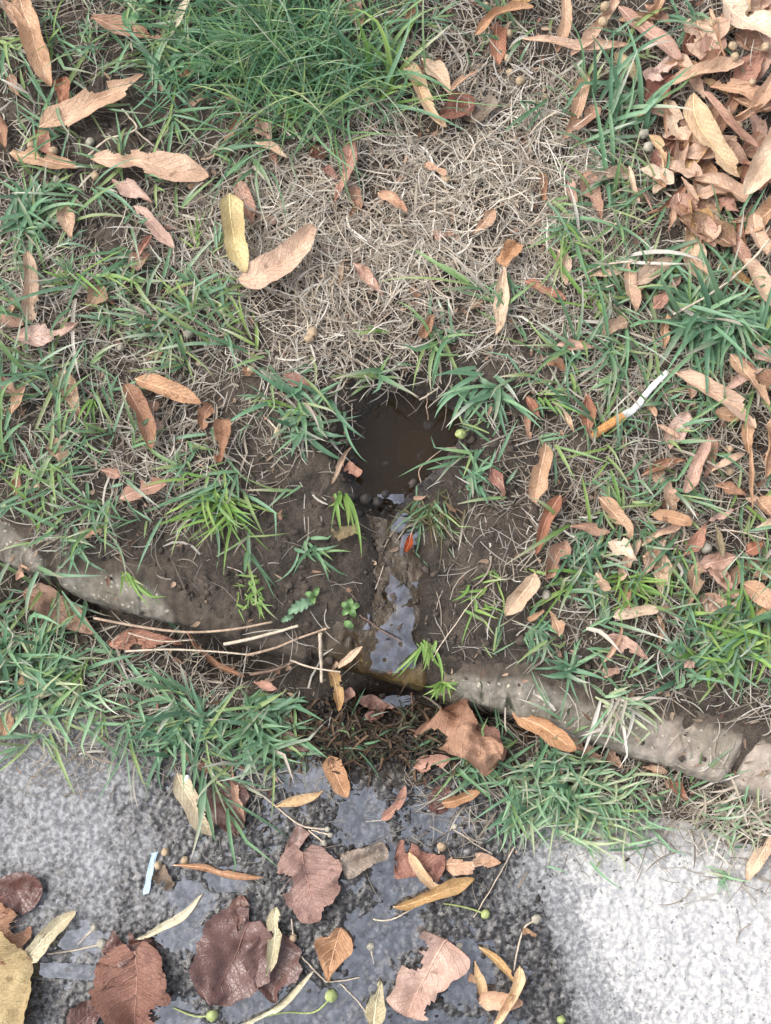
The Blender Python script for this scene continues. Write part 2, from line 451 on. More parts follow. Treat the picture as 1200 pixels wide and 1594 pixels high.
M_SOIL, M_KERB, M_PAVE = mat_soil(), mat_kerb(), mat_pave()
M_GRASS = mat_vcol('grass_blade', .42, .25); M_STRAW = mat_vcol('dry_straw', .7, .2, .25)
M_CRUMB = mat_plain('soil_crumb', (86, 76, 67), .9, .72, .4, 500)
M_RIB = mat_plain('leaf_rib', (238, 216, 188), .6); M_RIBD = mat_plain('leaf_rib_dark', (150, 112, 88), .6)
M_SEED = mat_plain('seed_tan', (186, 162, 132), .75, .8, .3, 400); M_SEEDG = mat_plain('seed_green', (164, 176, 112), .55, .85, .25, 300)
M_SEEDP = mat_plain('seed_grey', (172, 166, 150), .8, .8, .3, 300)
M_TWIG = mat_plain('twig_bark', (176, 152, 130), .75, .85, .35, 350); M_TWIGL = mat_plain('twig_pale', (206, 190, 168), .7, .85, .3, 350)
M_TWIGD = mat_plain('twig_dark', (122, 98, 84), .75, .85, .35, 350)

# ---------------------------------------------------------------- mesh helpers


def link(o, parent=None, label=None, cat=None, group=None, kind=None):
    COL.objects.link(o)
    if parent is not None:
        o.parent = parent
    if label: o['label'] = label
    if cat: o['category'] = cat
    if group: o['group'] = group
    if kind: o['kind'] = kind
    return o


def npmesh(name, verts, quads, mat, attrs=None, cols=None, smooth=True, uv=None):
    me = bpy.data.meshes.new(name)
    verts = np.ascontiguousarray(verts, np.float32); quads = np.ascontiguousarray(quads, np.int32)
    n, m, k = len(verts), len(quads), quads.shape[1]
    me.vertices.add(n); me.vertices.foreach_set('co', verts.ravel())
    me.loops.add(m * k); me.loops.foreach_set('vertex_index', quads.ravel())
    me.polygons.add(m); me.polygons.foreach_set('loop_start', np.arange(0, m * k, k, dtype=np.int32))
    me.polygons.foreach_set('loop_total', np.full(m, k, np.int32))
    if smooth:
        me.polygons.foreach_set('use_smooth', np.ones(m, bool))
    for nm, a in (attrs or {}).items():
        at = me.attributes.new(nm, 'FLOAT', 'POINT'); at.data.foreach_set('value', np.ascontiguousarray(a, np.float32))
    if cols is not None:
        at = me.attributes.new('col', 'FLOAT_COLOR', 'POINT')
        c4 = np.ones((n, 4), np.float32); c4[:, :3] = cols; at.data.foreach_set('color', c4.ravel())
    if uv is not None:
        ul = me.uv_layers.new(name='UVMap'); ul.data.foreach_set('uv', np.ascontiguousarray(uv[quads.ravel()], np.float32).ravel())
    me.materials.append(mat); me.update(calc_edges=True); me.validate()
    return me


def gridquads(ni, nj):
    i, j = np.meshgrid(np.arange(ni - 1), np.arange(nj - 1), indexing='ij'); a = (i * nj + j).ravel()
    return np.stack([a, a + nj, a + nj + 1, a + 1], 1)


def obj(name, me, parent=None, **kw):
    return link(bpy.data.objects.new(name, me), parent, **kw)


def spread(lo, hi, step, far):
    """grid lines: fine between lo and hi, coarser out to +-far"""
    c = np.arange(lo, hi, step); out = []; s = step; p = hi
    while p < far:
        out.append(p); s *= 1.25; p += s
    out.append(far); o2 = []; s = step; p = lo - step
    while p > -far:
        o2.append(p); s *= 1.25; p -= s
    o2.append(-far)
    return np.concatenate([o2[::-1], c, out])

# ---------------------------------------------------------------- ground, kerb, pavement, water
gx = spread(-0.26, 0.26, 0.00115, 40.0); gy = spread(-0.19, 0.34, 0.00115, 40.0)
X, Y = np.meshgrid(gx, gy, indexing='ij')
Zs = soil(X, Y)
far = np.maximum(np.abs(X), np.abs(Y)) > 1.2
Zs = np.where(far & (Y < ye(X)), ZP - 0.02, Zs)
me = npmesh('soil', np.stack([X, Y, Zs], -1).reshape(-1, 3), gridquads(len(gx), len(gy)), M_SOIL, {'wet': wetness(X, Y).ravel()})
obj('ground', me, kind='structure', label='dark brown soil bed with a muddy hollow', cat='ground')

px_ = spread(-0.26, 0.26, 0.0009, 40.0); tt = np.concatenate([np.arange(0, 0.21, 0.0009), 0.21 * 1.35 ** np.arange(0, 18)])
X = np.repeat(px_[:, None], len(tt), 1); Y = ye(X) + 0.006 * fbm(X * 60, X * 0, 77, 3) - tt[None, :]
Z = pave(X, Y); Z[:, 0] -= 0.03
Uu, Vv = U(X, Y, ZP)
mud = np.exp(-(((Uu - 590) / 130) ** 2 + ((Vv - 1170) / 50) ** 2)) * 1.1 + .5 * np.exp(-(((Uu - 560) / 120) ** 2 + ((Vv - 1330) / 110) ** 2)) + .45 * sstep(-0.02, -0.002, Y - ye(X))
me = npmesh('pavement', np.stack([X, Y, Z], -1).reshape(-1, 3), gridquads(len(px_), len(tt))[:, ::-1], M_PAVE, {'wet': PWET(Uu, Vv).ravel(), 'mud': np.clip(mud, 0, 1).ravel()})
obj('pavement', me, kind='structure', label='speckled concrete pavement, wet dark in the middle and pale at the side', cat='pavement')

kerb = link(bpy.data.objects.new('kerb', None), kind='structure', label='row of rounded concrete kerb stones edging the soil bed', cat='kerb')
ux = lambda u, v=1040: float(P(u, v, -0.01)[0])
joints = [-2.2, -1.2, -0.62, ux(78, 890), ux(489, 1000), ux(672, 1050), ux(1158, 1175), 0.62, 1.2, 2.2]
for i in range(len(joints) - 1):
    x0, x1 = joints[i] + 0.0018, joints[i + 1] - 0.0018
    nx = int(max(14, min(330, (x1 - x0) / 0.0009))); xs = np.linspace(x0, x1, nx)
    th = np.linspace(0, math.pi / 2, 34)
    d = np.concatenate([np.linspace(0.095, KR, 40), KR - KR * np.sin(th[1:]), np.full(14, 0.0)])
    z = np.concatenate([np.zeros(40), -KB + KB * np.cos(th[1:]), np.linspace(-KB - 0.003, -0.085, 14)])
    nrm = np.zeros((len(d), 2)); nrm[:40] = (0, 1); nrm[40:73] = np.stack([-np.sin(th[1:]), np.cos(th[1:])], 1); nrm[73:] = (-1, 0)
    Xk = np.repeat(xs[:, None], len(d), 1); D = np.repeat(d[None], nx, 0); Zk = np.repeat(z[None], nx, 0)
    end = np.minimum(Xk - x0, x1 - Xk); rnd = -0.0035 * (1 - sstep(0, 0.005, end)) ** 1.5
    dis = rnd + 0.0020 * fbm(Xk * 45, (D + Zk) * 45 + i * 9, 80, 3) + 0.0013 * fbm(Xk * 230, (D - Zk) * 230, 81, 4) - 0.0030 * sstep(.28, .55, fbm(Xk * 75 + 3, (D - Zk) * 75 + i, 87, 3))
    off = RNG.uniform(-0.0015, 0.0015); dz = RNG.uniform(-0.0015, 0.0005) - (0.002 if i == 2 else 0)
    skew = 0.42 if i in (5, 6) else 0.05
    Yk = yf(Xk) + D + nrm[None, :, 0] * dis + off; Zk2 = Zk + nrm[None, :, 1] * dis + dz
    fr = (Xk - x0) / (x1 - x0)
    sk = skew * (D - 0.02) * (fr if i == 5 else (1 - fr) if i == 6 else 0)
    Xk = Xk + sk
    uu, vv = U(Xk, Yk, Zk2)
    cl = sstep(880, 1120, uu) * 0.9 + 0.1 * fbm(Xk * 30, Yk * 30, 83, 2)
    dirt = np.clip(0.62 * sstep(230, 300, uu) * sstep(700, 560, uu) + 1.1 * sstep(-0.020, 0.002, Yk - yc(Xk)) + 0.5 * sstep(-0.03, -0.07, Zk) + .12 * sstep(900, 700, uu), 0, 1)
    wt = np.clip(1 - sstep(0.02, 0.05, np.abs(Xk - float(P(600, 1010)[0]))) + 0.2 * fbm(Xk * 90, Yk * 90, 84, 2), 0, 1)
    me = npmesh('kerb_stone', np.stack([Xk, Yk, Zk2], -1).reshape(-1, 3), gridquads(nx, len(d))[:, ::-1], M_KERB, {'clean': np.clip(cl, 0, 1).ravel(), 'dirt': dirt.ravel(), 'wet': wt.ravel()})
    # close the two ends
    o = obj('kerb_stone', me, kerb)
    import bmesh
    bm = bmesh.new(); bm.from_mesh(me); bm.verts.ensure_lookup_table(); nd = len(d)
    for s in (0, nx - 1):
        ring = [bm.verts[s * nd + j] for j in range(nd)]
        try:
            bm.faces.new(ring if s == 0 else ring[::-1])
        except Exception:
            pass
    bmesh.ops.triangulate(bm, faces=[f for f in bm.faces if len(f.verts) > 4]); bm.to_mesh(me); bm.free()

M_PUD = mat_water('muddy_water', (.40, .32, .23), lin((68, 56, 42), .6), .07, .5, (.70, .71, .74), .05, 0.0, 55, (.60, .70))  # sparse sky glints put in as noise patches of reflectance
M_FILM = mat_water('water_film', (.90, .89, .88), (.1, .1, .1), .28, .0, (.74, .78, .85), .04, .55)
M_TRICK = mat_water('trickle_water', (.86, .84, .82), (.1, .1, .1), .30, .0, (.72, .76, .86), .06, .5)
a = np.linspace(0, 2 * math.pi, 73)[:-1]; rr = np.linspace(0.0, 1.45, 16)[1:]
A, R_ = np.meshgrid(a, rr, indexing='ij')
vx = PUD[0] + np.cos(A) * R_ * 0.037; vy = PUD[1] + np.sin(A) * R_ * 0.036
vv = np.stack([vx, vy, np.full_like(vx, ZW)], -1).reshape(-1, 3)
q = gridquads(72, 15); last = np.stack([71 * 15 + np.arange(14), np.arange(14), np.arange(14) + 1, 71 * 15 + np.arange(14) + 1], 1)
q = np.concatenate([q, last]); vv = np.concatenate([vv, [[PUD[0], PUD[1], ZW]]])
me = npmesh('puddle_water', vv, q, M_PUD)
import bmesh
bm = bmesh.new(); bm.from_mesh(me); bm.verts.ensure_lookup_table(); cv = bm.verts[len(vv) - 1]
for i in range(72):
    bm.faces.new((cv, bm.verts[i * 15], bm.verts[((i + 1) % 72) * 15]))
bm.normal_update(); bm.to_mesh(me); bm.free()
obj('puddle', me, label='small brown muddy puddle filling a hollow in the soil', cat='puddle')

# trickle: a film lying in the channel and over the kerb, crumbs poke through it
n = 300; ys = np.linspace(float(P(600, 770)[1]), float(P(600, 1048, -0.01)[1]), n); ws = np.linspace(-1, 1, 80)
Yt = np.repeat(ys[:, None], 80, 1); half = 0.0150 + 0.004 * fbm(Yt * 60, ws[None] * .8 + Yt * 0, 91, 3) + 0.006 * np.exp(-((Yt - P(600, 965)[1]) / 0.012) ** 2)
Xt = np.interp(-Yt, -_chy, _chx) + ws[None] * half
xc_ = np.interp(-ys, -_chy, _chx); zc_ = top(xc_, ys); zc_ = np.convolve(np.pad(zc_, 8, mode='edge'), np.ones(17) / 17, 'valid')
onk = sstep(.030, .022, Yt - yf(Xt))
Zt = (zc_[:, None] + .0016 + .0010 * fbm(Yt * 45, Yt * 0, 92, 2)) * (1 - onk) + (kerb_z(Yt - yf(Xt)) + .0007) * onk
qt = gridquads(n, 80); kt = (np.abs(ws[None] + .5 * fbm(Yt * 75, Yt * 0 + 4, 93, 3)) < .72 + .25 * onk) & (fbm(Xt * 85, Yt * 85, 94, 3) > -.20 + .14 * (1 - onk))
me = npmesh('trickle', np.stack([Xt, Yt, Zt], -1).reshape(-1, 3), qt[kt.ravel()[qt].all(1)], M_TRICK)
obj('water_trickle', me, label='thin shiny trickle of water running from the puddle over the kerb', cat='water')
# standing water between the pavement's bumps
us = np.linspace(-60, 880, 240); vs = np.linspace(1150, 1680, 150); UU, VV = np.meshgrid(us, vs, indexing='ij')
Xw, Yw = P(UU, VV, ZP); Zw = np.full_like(Xw, ZP - 0.00058)
keep = PWET(UU, VV) > 0.60
q = gridquads(240, 150); q = q[keep.ravel()[q].all(1)]
me = npmesh('water_film', np.stack([Xw, Yw, Zw], -1).reshape(-1, 3), q, M_FILM)
obj('standing_water', me, kind='structure', label='shallow bluish water standing on the wet pavement', cat='water')
us = np.linspace(505, 700, 50); vs = np.linspace(1050, 1130, 24); UU, VV = np.meshgrid(us, vs, indexing='ij'); Xw, Yw = P(UU, VV, ZP - 0.012)
me = npmesh('gutter_water', np.stack([Xw, Yw, np.full_like(Xw, ZP - 0.0165)], -1).reshape(-1, 3), gridquads(50, 24), M_FILM)
obj('gutter_water', me, label='dark water pooled in the gap under the kerb', cat='water')

# ---------------------------------------------------------------- blades and straws


def blades(root, az, el, L, W, droop, side, colb, colt, S=6, fold=.22, roll=None, floor=0.0008, flat=False):
    """N ribbons; root (N,3); az, el, L, W, droop, side (N,); colb, colt (N,3). Returns verts, quads, cols."""
    N = len(az); t = np.linspace(0, 1, S + 1)
    kp = RNG.uniform(.3, .8, N); kk_ = np.where(RNG.random(N) < .3, RNG.normal(0, .8, N), 0)
    e = el[:, None] - droop[:, None] * t[None] ** 1.3; a_ = az[:, None] + side[:, None] * t[None] + kk_[:, None] * (t[None] > kp[:, None])
    dirs = np.stack([np.cos(e) * np.cos(a_), np.cos(e) * np.sin(a_), np.sin(e)], -1)
    st = (L / S)[:, None, None]
    c = np.concatenate([np.zeros((N, 1, 3)), np.cumsum(dirs[:, :-1] * st, 1)], 1) + root[:, None, :]
    g = top(c[..., 0], c[..., 1]) + floor
    c[..., 2] = np.maximum(c[..., 2], g)
    upv = np.array([0, 0, 1.0])
    sd_ = np.cross(dirs, upv); sd_ /= np.maximum(np.linalg.norm(sd_, axis=-1, keepdims=True), 1e-6)
    nr = np.cross(sd_, dirs)
    if roll is not None:
        ro = roll[:, None, None]; sd_, nr = sd_ * np.cos(ro) + nr * np.sin(ro), nr * np.cos(ro) - sd_ * np.sin(ro)
    prof = np.minimum(1.0, .55 + 1.8 * t) * np.maximum(0.03, (1 - t ** 2.2)) if not flat else np.full(S + 1, 1.0)
    if flat: prof[-1] = .4
    wv = (W[:, None] * prof[None] * .5)[..., None]
    if fold is None:
        vt = np.stack([c - sd_ * wv, c + sd_ * wv], 2); K = 2
    else:
        vt = np.stack([c - sd_ * wv, c - nr * wv * fold * 2, c + sd_ * wv], 2); K = 3
    verts = vt.reshape(-1, 3)
    bq = gridquads(S + 1, K); off = (np.arange(N) * (S + 1) * K)
    quads = (bq[None] + off[:, None, None]).reshape(-1, 4)
    cc = colb[:, None, None] * (1 - t[None, :, None, None] ** 2) + colt[:, None, None] * (t[None, :, None, None] ** 2)
    cols = np.broadcast_to(cc, (N, S + 1, K, 3)).reshape(-1, 3)
    return verts, quads, cols


GC = np.array([lin(c, .80) for c in [(110, 150, 110), (124, 164, 120), (102, 140, 104), (134, 166, 108), (126, 164, 130), (150, 172, 110)]])
YC = np.array([lin(c, .80) for c in [(136, 172, 88), (150, 178, 98), (122, 162, 82)]])
SCOL = np.array([lin(c, .82) for c in [(220, 212, 198), (206, 196, 180), (190, 177, 161), (230, 224, 212), (172, 157, 141), (198, 185, 165)]])


def colour_var(tab, n, s=.16):
    return tab[RNG.integers(0, len(tab), n)] * RNG.uniform(1 - s, 1 + s, (n, 1))


def scatter(nm, fmap, u0=-260, u1=1460, v0=-260, v1=1720):
    u = RNG.uniform(u0, u1, nm); v = RNG.uniform(v0, v1, nm)
    k = RNG.random(nm) < fmap(u, v)
    return u[k], v[k]

# green mass: creeping shoots, each with a fan of blades
clump = lambda u, v: np.clip(GREEN(u, v) ** 1.25 * (0.25 + 1.5 * np.clip(vnoise(u / 42, v / 42, 5) * 1.6 - .3, 0, 1)), 0, 1)
u, v = scatter(4300, clump)
x, y, z = G(u, v); ok = ~((pud_r(x, y) < 1.25) | ((chan_d(x, y) < .012) & (y < PUD[1])) | ((y < ye(x)) & (y < ye(x) - .02)))
u, v, x, y, z = u[ok], v[ok], x[ok], y[ok], z[ok]
ns = len(u); nb = RNG.integers(4, 10, ns); idx = np.repeat(np.arange(ns), nb); N = len(idx)
first = np.concatenate([[0], np.cumsum(nb)[:-1]]); rank = np.arange(N) - first[idx]; fr_ = rank / (nb[idx] - 1.0)
main = RNG.uniform(0, 2 * math.pi, ns); sc_ = np.exp(RNG.normal(0, .3, ns)); sl = RNG.uniform(.004, .026, ns) * sc_
sgn = np.where(rank % 2 == 0, 1.0, -1.0)
az = main[idx] + sgn * np.abs(RNG.normal(.75, .38, N)) * (1 - .7 * fr_) + RNG.normal(0, .22, N); el = np.clip(RNG.normal(.42, .33, N), .02, 1.3)
L = RNG.uniform(.009, .036, N) * sc_[idx]; W = RNG.uniform(.0010, .0026, N) * np.sqrt(sc_[idx])
root = np.stack([x, y, z + .001], -1)[idx]
root[:, 0] += np.cos(main[idx]) * sl[idx] * fr_; root[:, 1] += np.sin(main[idx]) * sl[idx] * fr_
root[:, :2] += RNG.normal(0, .0010, (N, 2)); root[:, 2] = top(root[:, 0], root[:, 1]) + .001 + RNG.uniform(.000, .005, N) + .009 * fr_ * RNG.uniform(.2, 1.0, ns)[idx]
cb = colour_var(GC, N); yel = RNG.random(ns) < .09; cb[yel[idx]] = colour_var(YC, int(yel[idx].sum()))
ct = cb * RNG.uniform(.85, 1.15, (N, 1)); dd = RNG.random(N) < .05; cb[dd] = colour_var(SCOL, int(dd.sum())); dry = (RNG.random(N) < .34) | dd; ct[dry] = colour_var(SCOL, int(dry.sum()))
V1, Q1, C1 = blades(root, az, el, L, W, RNG.uniform(.3, 1.5, N), RNG.normal(0, .35, N), cb * .92, ct, S=6)
obj('grass', npmesh('grass', V1, Q1, M_GRASS, cols=C1), kind='stuff', label='green creeping grass growing through the litter', cat='grass')

# dry thatch
sm = lambda u, v: np.clip(STRAW(u, v) ** 1.3 * (.25 + 1.15 * vnoise(u / 40, v / 40, 8)), 0, 1)
u, v = scatter(150000, sm)
x, y, z = G(u, v); ok = (pud_r(x, y) > 1.05) & ~((chan_d(x, y) < .011) & (y < PUD[1])) & ~((y - yf(x) > 0) & (y < yc(x)) & (RNG.random(len(x)) < .93))
u, v, x, y, z = u[ok], v[ok], x[ok], y[ok], z[ok]; N = len(u)
dens = STRAW(u, v)
root = np.stack([x, y, z + .0005 + RNG.uniform(0, .0065, N) * dens], -1)
wd = np.where(RNG.random(N) < .10, RNG.uniform(.0008, .0014, N), RNG.uniform(.00028, .00072, N))
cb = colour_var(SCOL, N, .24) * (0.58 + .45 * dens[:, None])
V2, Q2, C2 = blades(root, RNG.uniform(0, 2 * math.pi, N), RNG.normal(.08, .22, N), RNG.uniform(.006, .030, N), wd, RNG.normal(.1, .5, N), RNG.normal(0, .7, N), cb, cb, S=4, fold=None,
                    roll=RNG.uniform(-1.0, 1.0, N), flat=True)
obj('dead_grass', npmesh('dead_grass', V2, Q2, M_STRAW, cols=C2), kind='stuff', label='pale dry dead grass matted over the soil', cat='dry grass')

# chips of leaf litter too small to tell apart
lm = lambda u, v: np.clip(.10 + .6 * STRAW(u, v) + .6 * sstep(850, 1050, u) * sstep(900, 300, v), 0, 1) * np.where(v < 1240, 1, .06)
u, v = scatter(5200, lm, -200, 1400, -200, 1600)
x, y, z = G(u, v); ok = (pud_r(x, y) > 1.1); u, v, x, y, z = u[ok], v[ok], x[ok], y[ok], z[ok]; N = len(u)
LC = np.array([lin(c, .8) for c in [(172, 142, 120), (150, 118, 98), (132, 100, 82), (190, 162, 138), (112, 86, 72), (160, 140, 120)]])
cb = colour_var(LC, N, .2)
V3, Q3, C3 = blades(np.stack([x, y, z + RNG.uniform(.0005, .007, N)], -1), RNG.uniform(0, 6.28, N), RNG.normal(.1, .3, N), RNG.uniform(.002, .009, N), RNG.uniform(.0007, .0032, N), RNG.normal(.2, .6, N), RNG.normal(0, .6, N), cb, cb, S=4, fold=.2, roll=RNG.normal(0, .5, N))
uf = RNG.normal(590, 95, 700); vf = RNG.normal(1145, 30, 700); k = (vf > 1085); uf, vf = uf[k], vf[k]; xf, yf_, zf = G(uf, vf); nf = len(uf)
cf = colour_var(np.array([lin(c, .75) for c in [(96, 82, 68), (70, 60, 50), (120, 96, 76), (84, 90, 70)]]), nf, .3)
V4, Q4, C4 = blades(np.stack([xf, yf_, zf + RNG.uniform(.001, .006, nf)], -1), RNG.uniform(0, 6.28, nf), RNG.normal(.1, .3, nf), RNG.uniform(.004, .018, nf), RNG.uniform(.0005, .0022, nf), RNG.normal(.2, .6, nf), RNG.normal(0, .8, nf), cf, cf, S=4, fold=.2, roll=RNG.normal(0, .7, nf))
obj('rotting_litter', npmesh('rotting_litter', V4, Q4, M_STRAW, cols=C4), kind='stuff', label='dark rotting shreds mixed into the gutter muck', cat='leaf litter')
obj('leaf_litter', npmesh('leaf_litter', V3, Q3, M_STRAW, cols=C3), kind='stuff', label='small broken chips of brown leaf strewn everywhere', cat='leaf litter')

# crumbs of soil
ico_v = np.array([(0, 0, 1), (.894, 0, .447), (.276, .851, .447), (-.724, .526, .447), (-.724, -.526, .447), (.276, -.851, .447),
                  (.724, .526, -.447), (-.276, .851, -.447), (-.894, 0, -.447), (-.276, -.851, -.447), (.724, -.526, -.447), (0, 0, -1)])
ico_f = np.array([(0, 1, 2), (0, 2, 3), (0, 3, 4), (0, 4, 5), (0, 5, 1), (1, 6, 2), (2, 7, 3), (3, 8, 4), (4, 9, 5), (5, 10, 1),
                  (2, 6, 7), (3, 7, 8), (4, 8, 9), (5, 9, 10), (1, 10, 6), (7, 6, 11), (8, 7, 11), (9, 8, 11), (10, 9, 11), (6, 10, 11)])


def crumbs(name, u, v, rlo, rhi, mat, label, bury=.2):
    x, y, z = G(u, v); N = len(u)
    r = rlo + (rhi - rlo) * RNG.random(N) ** 3.5
    vt = ico_v[None] * (1 + RNG.uniform(-.55, .45, (N, 12, 1))) * r[:, None, None] * RNG.uniform(.45, 1.5, (N, 1, 3))
    an = RNG.uniform(0, 6.28, N); c, s = np.cos(an)[:, None], np.sin(an)[:, None]
    vx = vt[..., 0] * c - vt[..., 1] * s; vy = vt[..., 0] * s + vt[..., 1] * c
    vt = np.stack([vx + x[:, None], vy + y[:, None], vt[..., 2] * .8 + (z + r * bury)[:, None]], -1).reshape(-1, 3)
    f = (ico_f[None] + (np.arange(N) * 12)[:, None, None]).reshape(-1, 3)
    return obj(name, npmesh(name, vt, f, mat, smooth=False), kind='stuff', label=label, cat='soil')


BARE = lambda u, v: np.clip(1.0 - .8 * STRAW(u, v), .12, 1)
u, v = scatter(15000, BARE, -100, 1300, -100, 1200)
x, y, z = G(u, v); ok = (pud_r(x, y) > 1.0) & ((y > yc(x)) | (y < yf(x) - .001) | (RNG.random(len(x)) < .10)); ok &= (y > ye(x) + .0)
crumbs('soil_crumbs', u[ok], v[ok], .0004, .0028, M_CRUMB, 'loose brown crumbs of soil on the bed')
M_MUCK = mat_plain('dark_muck', (48, 42, 37), .6, .75, .6, 700)
u = RNG.normal(585, 80, 5200); v = RNG.normal(1140, 24, 5200) + (u - 585) * .12; k = (v > 1085) & (v < 1200)
crumbs('dark_muck', u[k], v[k], .0002, .0022, M_MUCK, 'black wet muck heaped between kerb and pavement', .45)
u = np.concatenate([RNG.normal(600, 110, 900), RNG.uniform(400, 860, 500)]); v = np.concatenate([RNG.normal(1290, 75, 900), RNG.uniform(1200, 1620, 500)]); k = (v > 1180)
crumbs('wet_grit', u[k], v[k], .0003, .0018, M_MUCK, 'dark grit and bits scattered over the wet pavement', .1)

# ---------------------------------------------------------------- fallen leaves
PROF = {
    'b': lambda t: np.minimum(1, (t / .16) ** .62) * np.minimum(1, ((1 - t) / .26) ** .58),       # strap with blunt ends
    'n': lambda t: np.sin(math.pi * np.clip(t, 0, 1)) ** .75,                                       # narrow, pointed
    'o': lambda t: np.minimum(1, (t / .30) ** .60) * np.minimum(1, ((1 - t) / .62) ** .80),         # ovate
    'h': lambda t: np.sqrt(np.clip(1 - (2 * t - .98) ** 2, 0, 1)) ** .92 * (1 - .12 * t),           # round, toothed
    's': lambda t: np.minimum(1, (t / .05) ** .5) * np.minimum(1, ((1 - t) / .08) ** .5) * (.85 + .15 * np.sin(5 * t + 1)),   # torn fragment
}
NOUN = {'b': 'strap-shaped dry leaf', 'n': 'thin dry strap leaf', 'o': 'oval dry leaf', 'h': 'round toothed leaf', 's': 'torn leaf piece'}
CWORD = dict(wine='dark purplish wet', darkbrown='dark brown', redbrown='reddish brown', greenish='yellowish brown', wetbrown='wet brown', muted='dull tan', grey='grey-brown', pink='pinkish tan',
             pale='pale tan', ochre='ochre', straw='straw-coloured')
_seen = {}


def tube(name, pts, r, mat, parent=None, sides=5, **kw):
    pts = np.asarray(pts, float); n = len(pts); r = np.broadcast_to(np.asarray(r, float), (n,))
    tg = np.gradient(pts, axis=0); tg /= np.maximum(np.linalg.norm(tg, axis=1, keepdims=True), 1e-9)
    s = np.cross(tg, [0, 0, 1.0]); s /= np.maximum(np.linalg.norm(s, axis=1, keepdims=True), 1e-6); q_ = np.cross(s, tg)
    a_ = np.arange(sides) * 2 * math.pi / sides
    vt = pts[:, None] + r[:, None, None] * (np.cos(a_)[None, :, None] * s[:, None] + np.sin(a_)[None, :, None] * q_[:, None])
    i, j = np.meshgrid(np.arange(n - 1), np.arange(sides), indexing='ij'); b_ = (i * sides).ravel(); j = j.ravel(); k = (j + 1) % sides
    qd = np.stack([b_ + j, b_ + k, b_ + sides + k, b_ + sides + j], 1)
    me = npmesh(name, vt.reshape(-1, 3), qd, mat)
    bm = bmesh.new(); bm.from_mesh(me); bm.verts.ensure_lookup_table()
    bm.faces.new([bm.verts[m] for m in range(sides)][::-1]); bm.faces.new([bm.verts[(n - 1) * sides + m] for m in range(sides)]); bm.to_mesh(me); bm.free()
    return obj(name, me, parent, **kw)


_rm = {}


def rib_mat(k):
    if k not in _rm:
        c = LEAFC[k]; up = 14 if k in ('wine', 'darkbrown', 'redbrown', 'wetbrown') else 22
        _rm[k] = mat_plain('rib_' + k, tuple(min(245, q_ + up) for q_ in c), .6, .86, .3, 250)
    return _rm[k]


